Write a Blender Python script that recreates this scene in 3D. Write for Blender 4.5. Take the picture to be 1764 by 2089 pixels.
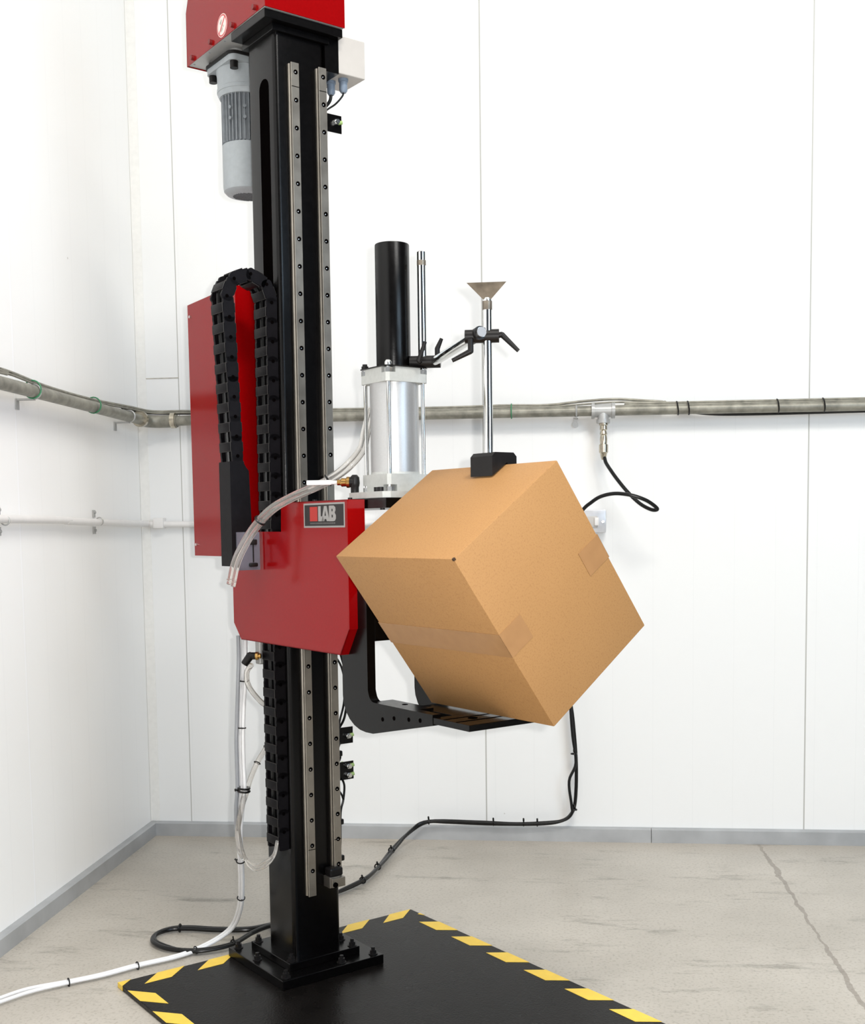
import bpy, bmesh, math, random
from mathutils import Vector, Matrix
random.seed(4)
PI = math.pi
for o in list(bpy.data.objects): bpy.data.objects.remove(o)
S = bpy.context.scene
COL = S.collection

# ---------------------------------------------------------------- camera
RW = ((0.9949382413, 0.0996907294, -0.0126354450),
      (-0.0045844086, -0.0805794107, -0.9967376494),
      (-0.1003836600, 0.9917503300, -0.0797145141))
cd = bpy.data.cameras.new('camera'); cam = bpy.data.objects.new('camera', cd); COL.objects.link(cam)
M = Matrix.Identity(4)
for i in range(3):
    M[i][0] = RW[0][i]; M[i][1] = -RW[1][i]; M[i][2] = -RW[2][i]
M[2][3] = 1.05
cam.matrix_world = M
cd.sensor_width = 36; cd.sensor_fit = 'AUTO'
cd.lens = 2361.195 / 2089 * 36
cd.shift_x = (882 - 889.614) / 2089
cd.shift_y = (1262.536 - 1044.5) / 2089
cd.clip_start = 0.05; cd.clip_end = 60
S.camera = cam
S.view_settings.view_transform = 'Standard'; S.view_settings.look = 'None'
S.view_settings.gamma = 1; S.view_settings.use_curve_mapping = False
S.view_settings.exposure = -0.10

# ---------------------------------------------------------------- light
w = bpy.data.worlds.new('world'); S.world = w; w.use_nodes = True
w.node_tree.nodes['Background'].inputs[0].default_value = (0.78, 0.86, 1.0, 1)
w.node_tree.nodes['Background'].inputs[1].default_value = 0.09
def area(name, loc, target, sx, sy, power, col):
    l = bpy.data.lights.new(name, 'AREA'); l.shape = 'RECTANGLE'; l.size = sx; l.size_y = sy
    l.energy = power; l.color = col
    o = bpy.data.objects.new(name, l); COL.objects.link(o); o.location = loc
    o.rotation_euler = (Vector(target) - Vector(loc)).to_track_quat('-Z', 'Y').to_euler()
    return o
# overhead fluorescent fittings and the camera's own flash (4-5 cm right of the lens, upright camera)
area('ceiling_lamp_light', (0.6, 0.6, 4.1), (0.0, 1.8, 0), 1.5, 0.5, 112, (1.0, 0.972, 0.915))
area('ceiling_lamp_light', (2.2, -0.6, 4.1), (1.2, 1.0, 0), 1.5, 0.6, 70, (1.0, 0.98, 0.94))
area('blue_fill', (2.9, -0.5, 2.1), (-0.9, 3.0, 0.8), 1.7, 1.7, 72, (0.62, 0.81, 1.0))  # cool fill added to light the left and lower walls, no known source
fl = bpy.data.lights.new('camera_flash', 'POINT'); fl.energy = 118; fl.shadow_soft_size = 0.011; fl.color = (1.0, 0.985, 0.97)
flo = bpy.data.objects.new('camera_flash', fl); COL.objects.link(flo)
flo.location = (0.046, 0.0, 1.05 + 0.022)

# ---------------------------------------------------------------- materials
def nt(name):
    m = bpy.data.materials.new(name); m.use_nodes = True
    return m, m.node_tree, m.node_tree.nodes['Principled BSDF']
def mat(name, col, rough=0.4, metal=0.0, noise=0.06, scale=60, coat=0.0, bump=0.0, spec=0.5, rvar=0.05, bscale=None, trans=0.0, alpha=1.0, ior=1.45):
    m, t, b = nt(name); N = t.nodes; L = t.links
    tc = N.new('ShaderNodeTexCoord'); nz = N.new('ShaderNodeTexNoise')
    nz.inputs['Scale'].default_value = scale; nz.inputs['Detail'].default_value = 4
    L.new(tc.outputs['Object'], nz.inputs['Vector'])
    r = N.new('ShaderNodeValToRGB'); r.color_ramp.elements[0].position = 0.3; r.color_ramp.elements[1].position = 0.7
    a = [max(0, c * (1 - noise)) for c in col]; c2 = [min(1, c * (1 + noise)) for c in col]
    r.color_ramp.elements[0].color = (*a, 1); r.color_ramp.elements[1].color = (*c2, 1)
    L.new(nz.outputs['Fac'], r.inputs['Fac']); L.new(r.outputs['Color'], b.inputs['Base Color'])
    mr = N.new('ShaderNodeMapRange'); mr.inputs['To Min'].default_value = max(0.02, rough - rvar); mr.inputs['To Max'].default_value = min(1, rough + rvar)
    L.new(nz.outputs['Fac'], mr.inputs['Value']); L.new(mr.outputs['Result'], b.inputs['Roughness'])
    b.inputs['Metallic'].default_value = metal; b.inputs['Coat Weight'].default_value = coat
    b.inputs['Specular IOR Level'].default_value = spec
    b.inputs['Transmission Weight'].default_value = trans; b.inputs['IOR'].default_value = ior
    b.inputs['Alpha'].default_value = alpha
    if bump:
        n2 = N.new('ShaderNodeTexNoise'); n2.inputs['Scale'].default_value = bscale or scale * 6; n2.inputs['Detail'].default_value = 3
        L.new(tc.outputs['Object'], n2.inputs['Vector'])
        bp = N.new('ShaderNodeBump'); bp.inputs['Strength'].default_value = bump; bp.inputs['Distance'].default_value = 0.002
        L.new(n2.outputs['Fac'], bp.inputs['Height']); L.new(bp.outputs['Normal'], b.inputs['Normal'])
    return m
RED = mat('red_powder_coat', (0.25, 0.0010, 0.0018), 0.15, noise=0.04, scale=200, spec=0.28, bump=0.02, bscale=500, rvar=0.03)
BLACK = mat('black_paint', (0.0018, 0.0015, 0.0015), 0.24, noise=0.15, scale=90, spec=0.27, bump=0.05, bscale=400)
BLKMAT = mat('black_oxide_steel', (0.008, 0.007, 0.007), 0.40, noise=0.2, scale=80, spec=0.3)
PLASTIC = mat('black_chain_plastic', (0.0045, 0.0038, 0.0048), 0.45, noise=0.15, scale=70, spec=0.13, bump=0.1)
PLASTIC2 = mat('grey_black_chain_bar', (0.036, 0.033, 0.030), 0.5, noise=0.15, scale=70, spec=0.3)
DARKHOLE = mat('recess_shade', (0.002, 0.0015, 0.0015), 0.8, noise=0.1, spec=0.0)  # near-black that puts the shade inside holes and slots into colour
RAIL = mat('ground_rail_steel', (0.33, 0.30, 0.26), 0.34, metal=0.85, noise=0.12, scale=25, rvar=0.08)
STEEL = mat('bright_zinc_steel', (0.72, 0.73, 0.72), 0.22, metal=1.0, noise=0.05, scale=50)
CHROME = mat('chrome_rod', (0.80, 0.80, 0.78), 0.08, metal=1.0, noise=0.03, scale=40, rvar=0.03)
BRUSH = mat('anodised_barrel', (0.50, 0.50, 0.50), 0.38, metal=0.65, noise=0.03, scale=300)
CAST = mat('cast_aluminium', (0.50, 0.51, 0.49), 0.5, metal=0.25, noise=0.05, scale=120, bump=0.1)
GREYP = mat('grey_motor_paint', (0.36, 0.39, 0.41), 0.42, noise=0.05, scale=90, spec=0.5)
GREYD = mat('grey_motor_casting', (0.22, 0.24, 0.26), 0.45, noise=0.12, scale=60, spec=0.5)
GALV = mat('galvanised_pipe', (0.25, 0.24, 0.20), 0.45, metal=0.35, noise=0.3, scale=35)
ZINCP = mat('zinc_plate', (0.42, 0.42, 0.41), 0.4, metal=0.3, noise=0.06, scale=40)
BRASS = mat('brass', (0.50, 0.30, 0.10), 0.25, metal=1.0, noise=0.1, scale=80)
NICKEL = mat('nickel_fitting', (0.55, 0.50, 0.40), 0.25, metal=0.9, noise=0.2, scale=60)
WHITEP = mat('white_enclosure_plastic', (0.50, 0.47, 0.44), 0.45, noise=0.02, scale=40)
PAINTW = mat('painted_white_pipe', (0.76, 0.74, 0.72), 0.4, noise=0.03, scale=30)
BLUEG = mat('blue_grey_gland', (0.20, 0.25, 0.32), 0.4, noise=0.05, scale=60)
RUBBER = mat('black_cable_sheath', (0.006, 0.006, 0.006), 0.3, noise=0.15, scale=60, spec=0.35)
WCABLE = mat('white_cable_sheath', (0.75, 0.75, 0.76), 0.38, noise=0.02, scale=60)
GCABLE = mat('grey_cable_sheath', (0.26, 0.27, 0.29), 0.4, noise=0.05, scale=60)
HOSE = mat('clear_polyurethane_hose', (0.88, 0.85, 0.81), 0.10, noise=0.03, scale=60, trans=0.85, ior=1.38, spec=0.6)
GREENT = mat('green_tie', (0.04, 0.22, 0.10), 0.5, noise=0.1)
LIME = mat('translucent_lime_led', (0.42, 0.60, 0.20), 0.3, noise=0.05, trans=0.2)
YEL = mat('yellow_hazard_tape', (0.83, 0.56, 0.06), 0.42, noise=0.05, scale=50)
LABBK = mat('nameplate_black', (0.016, 0.013, 0.013), 0.55, noise=0.1)
LABGR = mat('nameplate_grey', (0.30, 0.29, 0.28), 0.45, noise=0.03)
LABRD = mat('nameplate_red', (0.40, 0.020, 0.012), 0.4, noise=0.05)
STKW = mat('sticker_white', (0.85, 0.72, 0.68), 0.4, noise=0.02)
STKR = mat('sticker_red', (0.58, 0.10, 0.10), 0.4, noise=0.02)
MARK = mat('scuff_grey', (0.45, 0.42, 0.36), 0.6, noise=0.2)
SWBR = mat('brushed_socket_plate', (0.60, 0.60, 0.62), 0.3, metal=0.4, noise=0.03)
RUST = mat('heat_stained_steel', (0.20, 0.17, 0.135), 0.38, metal=0.6, noise=0.35, scale=45)
TAPE = mat('clear_packing_tape', (0.345, 0.184, 0.080), 0.22, noise=0.05, scale=40, spec=0.6)

def cardboard():
    m, t, b = nt('kraft_cardboard'); N = t.nodes; L = t.links
    tc = N.new('ShaderNodeTexCoord')
    n1 = N.new('ShaderNodeTexNoise'); n1.inputs['Scale'].default_value = 320; n1.inputs['Detail'].default_value = 3
    n2 = N.new('ShaderNodeTexNoise'); n2.inputs['Scale'].default_value = 9; n2.inputs['Detail'].default_value = 3
    L.new(tc.outputs['Object'], n1.inputs['Vector']); L.new(tc.outputs['Object'], n2.inputs['Vector'])
    r = N.new('ShaderNodeValToRGB'); e = r.color_ramp.elements
    e[0].position = 0.28; e[0].color = (0.33, 0.167, 0.064, 1); e[1].position = 0.5; e[1].color = (0.39, 0.208, 0.079, 1)
    L.new(n1.outputs['Fac'], r.inputs['Fac'])
    mx = N.new('ShaderNodeMix'); mx.data_type = 'RGBA'; mx.blend_type = 'MULTIPLY'; mx.inputs[0].default_value = 1
    r2 = N.new('ShaderNodeValToRGB'); r2.color_ramp.elements[0].color = (0.93, 0.92, 0.90, 1); r2.color_ramp.elements[1].color = (1, 1, 1, 1)
    L.new(n2.outputs['Fac'], r2.inputs['Fac']); L.new(r.outputs['Color'], mx.inputs[6]); L.new(r2.outputs['Color'], mx.inputs[7])
    L.new(mx.outputs[2], b.inputs['Base Color']); b.inputs['Roughness'].default_value = 0.62
    b.inputs['Specular IOR Level'].default_value = 0.3
    bp = N.new('ShaderNodeBump'); bp.inputs['Strength'].default_value = 0.08; bp.inputs['Distance'].default_value = 0.001
    L.new(n1.outputs['Fac'], bp.inputs['Height']); L.new(bp.outputs['Normal'], b.inputs['Normal'])
    return m
CARD = cardboard()

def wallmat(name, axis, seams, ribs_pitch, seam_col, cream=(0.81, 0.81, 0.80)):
    """coated insulated panel: faint vertical ribs, panel joints at given coordinates, small marks"""
    m, t, b = nt(name); N = t.nodes; L = t.links
    g = N.new('ShaderNodeNewGeometry'); sp = N.new('ShaderNodeSeparateXYZ'); L.new(g.outputs['Position'], sp.inputs[0])
    X = sp.outputs[axis]
    def math_(op, a, bb=None, c=None):
        n = N.new('ShaderNodeMath'); n.operation = op
        for i, v in enumerate((a, bb, c)):
            if v is None: continue
            if isinstance(v, (int, float)): n.inputs[i].default_value = v
            else: L.new(v, n.inputs[i])
        return n.outputs[0]
    base = N.new('ShaderNodeRGB'); base.outputs[0].default_value = (*cream, 1)
    col = base.outputs[0]
    nz = N.new('ShaderNodeTexNoise'); nz.inputs['Scale'].default_value = 2.5; nz.inputs['Detail'].default_value = 5
    L.new(g.outputs['Position'], nz.inputs['Vector'])
    def mixc(fac, c1, c2):
        mx = N.new('ShaderNodeMix'); mx.data_type = 'RGBA'
        if isinstance(fac, float): mx.inputs[0].default_value = fac
        else: L.new(fac, mx.inputs[0])
        L.new(c1, mx.inputs[6])
        if isinstance(c2, tuple): mx.inputs[7].default_value = (*c2, 1)
        else: L.new(c2, mx.inputs[7])
        return mx.outputs[2]
    f = math_('MULTIPLY', nz.outputs['Fac'], 0.12); col = mixc(f, col, tuple(c * 0.93 for c in cream))
    # faint ribs
    fr = math_('ABSOLUTE', math_('SUBTRACT', math_('FRACT', math_('DIVIDE', X, ribs_pitch)), 0.5))
    rib = math_('MULTIPLY', math_('LESS_THAN', fr, 0.012), 0.10); col = mixc(rib, col, (0.62, 0.62, 0.62))
    for s, wd, c in seams:
        k = math_('LESS_THAN', math_('ABSOLUTE', math_('SUBTRACT', X, s)), wd)
        k = math_('MULTIPLY', k, 0.75); col = mixc(k, col, c)
    # specks of dirt
    vz = N.new('ShaderNodeTexVoronoi'); vz.inputs['Scale'].default_value = 2.6; L.new(g.outputs['Position'], vz.inputs['Vector'])
    k = math_('MULTIPLY', math_('LESS_THAN', vz.outputs['Distance'], 0.012), 0.45); col = mixc(k, col, (0.35, 0.32, 0.28))
    L.new(col, b.inputs['Base Color']); b.inputs['Roughness'].default_value = 0.38; b.inputs['Specular IOR Level'].default_value = 0.35
    hb = math_('MULTIPLY', math_('LESS_THAN', fr, 0.02), -1.0)
    n3 = N.new('ShaderNodeTexNoise'); n3.inputs['Scale'].default_value = 3.0; n3.inputs['Detail'].default_value = 1
    L.new(g.outputs['Position'], n3.inputs['Vector'])
    hh = math_('ADD', math_('MULTIPLY', hb, 0.3), math_('MULTIPLY', n3.outputs['Fac'], 1.5))
    bp = N.new('ShaderNodeBump'); bp.inputs['Strength'].default_value = 0.35; bp.inputs['Distance'].default_value = 0.002
    L.new(hh, bp.inputs['Height']); L.new(bp.outputs['Normal'], b.inputs['Normal'])
    return m
GREY_SEAM = (0.34, 0.33, 0.30)
WALLB = wallmat('white_insulated_panel_back', 0, [(-1.243, 0.0016, GREY_SEAM), (-0.225, 0.0022, GREY_SEAM), (0.8125, 0.0022, GREY_SEAM), (1.85, 0.0022, GREY_SEAM)], 0.1297, GREY_SEAM)
WALLL = wallmat('white_insulated_panel_left', 1, [(2.912, 0.003, (0.97, 0.97, 0.98)), (1.87, 0.003, GREY_SEAM), (3.812, 0.002, (0.50, 0.47, 0.40))], 0.1297, GREY_SEAM, (0.93, 0.925, 0.91))  # base lifted for missing light; bright seam paints a highlight into the colour

def floormat():
    m, t, b = nt('worn_concrete'); N = t.nodes; L = t.links
    g = N.new('ShaderNodeNewGeometry')
    n1 = N.new('ShaderNodeTexNoise'); n1.inputs['Scale'].default_value = 1.6; n1.inputs['Detail'].default_value = 8; n1.inputs['Roughness'].default_value = 0.65
    L.new(g.outputs['Position'], n1.inputs['Vector'])
    r = N.new('ShaderNodeValToRGB'); e = r.color_ramp.elements
    e[0].position = 0.3; e[0].color = (0.37, 0.338, 0.29, 1); e[1].position = 0.68; e[1].color = (0.52, 0.482, 0.425, 1)
    L.new(n1.outputs['Fac'], r.inputs['Fac'])
    # dark scuffs stretched along x
    mp = N.new('ShaderNodeMapping'); mp.inputs['Scale'].default_value = (2.6, 9, 1); L.new(g.outputs['Position'], mp.inputs['Vector'])
    n2 = N.new('ShaderNodeTexNoise'); n2.inputs['Scale'].default_value = 1.0; n2.inputs['Detail'].default_value = 9; n2.inputs['Roughness'].default_value = 0.72
    L.new(mp.outputs['Vector'], n2.inputs['Vector'])
    r2 = N.new('ShaderNodeValToRGB'); e = r2.color_ramp.elements
    e[0].position = 0.30; e[0].color = (0.44, 0.44, 0.42, 1); e[1].position = 0.44; e[1].color = (1, 1, 1, 1)
    L.new(n2.outputs['Fac'], r2.inputs['Fac'])
    mx = N.new('ShaderNodeMix'); mx.data_type = 'RGBA'; mx.blend_type = 'MULTIPLY'; mx.inputs[0].default_value = 1
    L.new(r.outputs['Color'], mx.inputs[6]); L.new(r2.outputs['Color'], mx.inputs[7])
    # fine speckle
    n3 = N.new('ShaderNodeTexNoise'); n3.inputs['Scale'].default_value = 130; n3.inputs['Detail'].default_value = 5; L.new(g.outputs['Position'], n3.inputs['Vector'])
    r3 = N.new('ShaderNodeValToRGB'); e = r3.color_ramp.elements
    e[0].position = 0.33; e[0].color = (0.78, 0.77, 0.75, 1); e[1].position = 0.48; e[1].color = (1, 1, 1, 1)
    L.new(n3.outputs['Fac'], r3.inputs['Fac'])
    m2 = N.new('ShaderNodeMix'); m2.data_type = 'RGBA'; m2.blend_type = 'MULTIPLY'; m2.inputs[0].default_value = 1
    L.new(mx.outputs[2], m2.inputs[6]); L.new(r3.outputs['Color'], m2.inputs[7])
    # crack along x = 0.667
    sp = N.new('ShaderNodeSeparateXYZ'); L.new(g.outputs['Position'], sp.inputs[0])
    n4 = N.new('ShaderNodeTexNoise'); n4.inputs['Scale'].default_value = 14; n4.inputs['Detail'].default_value = 6; L.new(g.outputs['Position'], n4.inputs['Vector'])
    def mth(op, a, bb):
        n = N.new('ShaderNodeMath'); n.operation = op
        for i, v in enumerate((a, bb)):
            if isinstance(v, (int, float)): n.inputs[i].default_value = v
            else: L.new(v, n.inputs[i])
        return n.outputs[0]
    wob = mth('MULTIPLY', mth('SUBTRACT', n4.outputs['Fac'], 0.5), 0.034)
    dx = mth('ABSOLUTE', mth('SUBTRACT', mth('ADD', sp.outputs[0], wob), 0.667), 0)
    wd = mth('MULTIPLY', mth('POWER', n1.outputs['Fac'], 2.0), 0.020)
    k = mth('MULTIPLY', mth('LESS_THAN', dx, wd), 0.5)
    m3 = N.new('ShaderNodeMix'); m3.data_type = 'RGBA'; L.new(k, m3.inputs[0]); L.new(m2.outputs[2], m3.inputs[6]); m3.inputs[7].default_value = (0.13, 0.10, 0.075, 1)
    # brown dirt line against the skirting
    k2 = N.new('ShaderNodeMapRange'); k2.inputs['From Min'].default_value = 3.66; k2.inputs['From Max'].default_value = 3.82; k2.inputs['To Max'].default_value = 0.35
    L.new(sp.outputs[1], k2.inputs['Value'])
    m4 = N.new('ShaderNodeMix'); m4.data_type = 'RGBA'; L.new(k2.outputs[0], m4.inputs[0]); L.new(m3.outputs[2], m4.inputs[6]); m4.inputs[7].default_value = (0.44, 0.36, 0.27, 1)
    L.new(m4.outputs[2], b.inputs['Base Color'])
    mr = N.new('ShaderNodeMapRange'); mr.inputs['To Min'].default_value = 0.22; mr.inputs['To Max'].default_value = 0.50
    L.new(n1.outputs['Fac'], mr.inputs['Value']); L.new(mr.outputs['Result'], b.inputs['Roughness'])
    b.inputs['Specular IOR Level'].default_value = 0.4
    bp = N.new('ShaderNodeBump'); bp.inputs['Strength'].default_value = 0.15; bp.inputs['Distance'].default_value = 0.003
    L.new(n3.outputs['Fac'], bp.inputs['Height']); L.new(bp.outputs['Normal'], b.inputs['Normal'])
    return m
FLOOR = floormat()
PLATE = mat('black_painted_impact_plate', (0.0065, 0.0055, 0.005), 0.28, noise=0.3, scale=14, spec=0.12, bump=0.25, bscale=220, rvar=0.06)
SKIRT = mat('galvanised_skirting', (0.43, 0.44, 0.45), 0.42, metal=0.40, noise=0.12, scale=9)

# ---------------------------------------------------------------- mesh helpers
def finish(name, bm, m, parent=None, smooth=False, ang=35):
    me = bpy.data.meshes.new(name); bmesh.ops.recalc_face_normals(bm, faces=bm.faces); bm.to_mesh(me); bm.free()
    ms = m if isinstance(m, (list, tuple)) else [m]
    for x in ms: me.materials.append(x)
    if smooth:
        for p in me.polygons: p.use_smooth = True
        me.set_sharp_from_angle(angle=math.radians(ang))
    o = bpy.data.objects.new(name, me); COL.objects.link(o)
    if parent is not None: o.parent = parent
    return o
def add_box(bm, x0, x1, y0, y1, z0, z1, bev=0.0, mi=0, seg=2, mtx=None):
    r = bmesh.ops.create_cube(bm, size=1)['verts']
    for v in r:
        v.co = Vector(((x0 + x1) / 2 + v.co.x * (x1 - x0), (y0 + y1) / 2 + v.co.y * (y1 - y0), (z0 + z1) / 2 + v.co.z * (z1 - z0)))
    fs = set(f for v in r for f in v.link_faces)
    if bev:
        es = set(e for v in r for e in v.link_edges)
        q = bmesh.ops.bevel(bm, geom=list(es), offset=bev, segments=seg, affect='EDGES', profile=0.5)
        fs = set(q['faces']) | set(f for f in fs if f.is_valid)
        r = list(set(v for f in fs for v in f.verts))
    for f in fs: f.material_index = mi
    if mtx is not None:
        for v in set(v for f in fs for v in f.verts): v.co = mtx @ v.co
    return fs
def add_prism(bm, pts, a, b, axis='z', mi=0, mtx=None):
    """extrude a 2-D polygon along an axis from a to b; pts are the two other coordinates in x,y,z order"""
    def mk(p, h):
        if axis == 'z': return Vector((p[0], p[1], h))
        if axis == 'y': return Vector((p[0], h, p[1]))
        return Vector((h, p[0], p[1]))
    v0 = [bm.verts.new(mk(p, a)) for p in pts]; v1 = [bm.verts.new(mk(p, b)) for p in pts]
    fs = [bm.faces.new(v0[::-1]), bm.faces.new(v1)]
    n = len(pts)
    for i in range(n): fs.append(bm.faces.new((v0[i], v0[(i + 1) % n], v1[(i + 1) % n], v1[i])))
    for f in fs: f.material_index = mi
    if mtx is not None:
        for v in v0 + v1: v.co = mtx @ v.co
    return fs
def frame(d):
    d = Vector(d).normalized(); u = Vector((0, 0, 1)) if abs(d.z) < 0.9 else Vector((1, 0, 0))
    a = d.cross(u).normalized(); return a, d.cross(a).normalized(), d
def add_cyl(bm, p0, p1, r0, r1=None, n=24, mi=0, caps=True):
    if r1 is None: r1 = r0
    p0 = Vector(p0); p1 = Vector(p1); a, b, d = frame(p1 - p0)
    A = [bm.verts.new(p0 + (a * math.cos(2 * PI * i / n) + b * math.sin(2 * PI * i / n)) * r0) for i in range(n)]
    B = [bm.verts.new(p1 + (a * math.cos(2 * PI * i / n) + b * math.sin(2 * PI * i / n)) * r1) for i in range(n)]
    fs = []
    for i in range(n): fs.append(bm.faces.new((A[i], A[(i + 1) % n], B[(i + 1) % n], B[i])))
    if caps: fs.append(bm.faces.new(A[::-1])); fs.append(bm.faces.new(B))
    for f in fs: f.material_index = mi
def add_lathe(bm, c, prof, n=32, mi=0, axis=(0, 0, 1)):
    """profile of (radius, height) along axis from point c"""
    c = Vector(c); a, b, d = frame(axis); rings = []
    for r, h in prof:
        rings.append([bm.verts.new(c + d * h + (a * math.cos(2 * PI * i / n) + b * math.sin(2 * PI * i / n)) * max(r, 1e-5)) for i in range(n)])
    for k in range(len(rings) - 1):
        for i in range(n):
            f = bm.faces.new((rings[k][i], rings[k][(i + 1) % n], rings[k + 1][(i + 1) % n], rings[k + 1][i])); f.material_index = mi
    for q in (0, -1):
        if prof[q][0] > 1e-4:
            f = bm.faces.new(rings[q]); f.material_index = mi
def add_hex(bm, c, r, h, mi=0, rot=0.0):
    pts = [(c[0] + r * math.cos(rot + i * PI / 3), c[1] + r * math.sin(rot + i * PI / 3)) for i in range(6)]
    add_prism(bm, pts, c[2], c[2] + h, 'z', mi)
def smooth_path(pts, sub=6):
    P = [Vector(p) for p in pts]; P = [P[0] * 2 - P[1]] + P + [P[-1] * 2 - P[-2]]; out = []
    for i in range(1, len(P) - 2):
        for s in range(sub):
            t = s / sub; a, b, c, d = P[i - 1], P[i], P[i + 1], P[i + 2]
            out.append(0.5 * ((2 * b) + (c - a) * t + (2 * a - 5 * b + 4 * c - d) * t * t + (3 * b - a - 3 * c + d) * t ** 3))
    out.append(P[-2]); return out
def add_tube(bm, pts, r, n=10, mi=0, sub=6, caps=True, path=None):
    P = path if path is not None else smooth_path(pts, sub)
    T = [(P[min(i + 1, len(P) - 1)] - P[max(i - 1, 0)]).normalized() for i in range(len(P))]
    a, b, _ = frame(T[0]); rings = []
    for i, p in enumerate(P):
        a = (a - T[i] * a.dot(T[i])).normalized(); b = T[i].cross(a)
        rings.append([bm.verts.new(p + (a * math.cos(2 * PI * k / n) + b * math.sin(2 * PI * k / n)) * r) for k in range(n)])
    for q in range(len(rings) - 1):
        for k in range(n):
            f = bm.faces.new((rings[q][k], rings[q][(k + 1) % n], rings[q + 1][(k + 1) % n], rings[q + 1][k])); f.material_index = mi
    if caps:
        bm.faces.new(rings[0][::-1]).material_index = mi; bm.faces.new(rings[-1]).material_index = mi
def add_ring(bm, c, d, R, r, n=20, mi=0):
    a, b, d = frame(d); c = Vector(c)
    path = [c + (a * math.cos(2 * PI * i / n) + b * math.sin(2 * PI * i / n)) * R for i in range(n + 1)]
    add_tube(bm, None, r, 6, mi, path=path, caps=False)
def nb(): return bmesh.new()
def empty(name, loc=(0, 0, 0), rz=0.0):
    o = bpy.data.objects.new(name, None); COL.objects.link(o); o.location = loc; o.rotation_euler = (0, 0, rz); o.empty_display_size = 0.05
    return o
def tag(o, label, cat, group=None):
    o['label'] = label; o['category'] = cat
    if group: o['group'] = group
    return o
def struct(name, bm, m, parent=None):
    o = finish(name, bm, m, parent)
    if parent is None: o['kind'] = 'structure'
    return o
def dup(o, parent, loc):
    c = o.copy(); COL.objects.link(c); c.parent = parent; c.location = loc; return c

# ---------------------------------------------------------------- room
LW, BW = -1.385, 3.82
bm = nb(); add_box(bm, LW - 0.1, 3.2, -1.6, BW + 0.1, -0.1, 0); struct('floor', bm, FLOOR)
bm = nb(); add_box(bm, LW - 0.1, 3.2, BW, BW + 0.1, 0, 4.2); struct('wall_back', bm, WALLB)
bm = nb(); add_box(bm, LW - 0.1, LW, -1.6, BW, 0, 4.2); struct('wall_left', bm, WALLL)
bm = nb(); add_box(bm, LW - 0.1, 3.2, -1.6, BW + 0.1, 4.2, 4.3); struct('ceiling', bm, PAINTW)
def skirting(bm, horizontal, a, b, w0):
    if horizontal: prof = [(w0, 0), (w0 - 0.022, 0), (w0 - 0.022, 0.043), (w0 - 0.016, 0.046), (w0, 0.047)]; add_prism(bm, prof, a, b, 'x')
    else: prof = [(w0, 0), (w0 + 0.022, 0), (w0 + 0.022, 0.043), (w0 + 0.016, 0.046), (w0, 0.047)]; add_prism(bm, prof, a, b, 'y')
bm = nb(); skirting(bm, True, LW + 0.02, 0.318, BW); skirting(bm, True, 0.320, 3.2, BW); struct('baseboard_back', bm, SKIRT)
bm = nb(); skirting(bm, False, -1.6, BW - 0.0, LW); struct('baseboard_left', bm, SKIRT)
# rolled corner trim between the two walls, and the short cross joint on the narrow corner panel
bm = nb(); add_box(bm, LW, LW + 0.030, BW - 0.0012, BW, 0.047, 4.2)
struct('trim_1', bm, mat('cream_corner_trim', (0.80, 0.79, 0.76), 0.4, noise=0.03))
bm = nb(); add_box(bm, LW + 0.030, -1.243, BW - 0.0015, BW, 1.5545, 1.5575); struct('trim_2', bm, MARK)

# ---------------------------------------------------------------- wall services
# galvanised compressed-air pipe round the corner
pz = 1.411
t = empty('air_pipe', (LW + 0.05, BW - 0.05, pz)); tag(t, 'grey galvanised compressed-air pipe running round both white walls above the white conduit', 'pipe')
off = Vector((LW + 0.05, BW - 0.05, pz))
bm = nb()
pl = [Vector(p) - off for p in ((LW + 0.05, -1.5, pz), (LW + 0.05, 2.0, pz), (LW + 0.05, 3.0, pz), (LW + 0.05, 3.68, pz - 0.002), (LW + 0.06, BW - 0.062, pz - 0.004))]
add_tube(bm, pl, 0.0165, 14)
pr = [Vector(p) - off for p in ((LW + 0.075, BW - 0.05, pz - 0.004), (-1.0, BW - 0.05, pz), (0.2, BW - 0.05, pz), (1.0, BW - 0.05, pz - 0.002), (3.1, BW - 0.05, pz))]
add_tube(bm, pr, 0.0165, 14)
finish('pipe_run', bm, GALV, t, True)
bm = nb()   # elbow with bright collars in the corner
add_tube(bm, [Vector((LW + 0.05, 3.70, pz)) - off, Vector((LW + 0.055, 3.75, pz - 0.002)) - off, Vector((LW + 0.09, BW - 0.05, pz - 0.003)) - off, Vector((LW + 0.15, BW - 0.05, pz - 0.002)) - off], 0.021, 14)
finish('pipe_elbow', bm, GALV, t, True); bm = nb()
add_cyl(bm, Vector((LW + 0.13, BW - 0.05, pz)) - off, Vector((LW + 0.145, BW - 0.05, pz)) - off, 0.026); finish('pipe_collar', bm, NICKEL, t, True); bm = nb()
add_cyl(bm, Vector((LW + 0.05, 3.69, pz)) - off, Vector((LW + 0.05, 3.705, pz)) - off, 0.026)
finish('pipe_collar', bm, NICKEL, t, True)
bm = nb()   # tee with threaded drop and quick coupling
tx = 0.162
def rel(x, y, z): return Vector((x, y, z)) - off
add_cyl(bm, rel(tx - 0.032, BW - 0.05, pz), rel(tx + 0.032, BW - 0.05, pz), 0.0205)
for s in (-1, 1): add_cyl(bm, rel(tx + s * 0.027, BW - 0.05, pz), rel(tx + s * 0.037, BW - 0.05, pz), 0.025)
add_cyl(bm, rel(tx, BW - 0.05, pz), rel(tx, BW - 0.055, pz - 0.033), 0.0175)
add_cyl(bm, rel(tx, BW - 0.055, pz - 0.028), rel(tx, BW - 0.055, pz - 0.040), 0.021)
finish('pipe_tee', bm, ZINCP, t, True)
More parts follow.
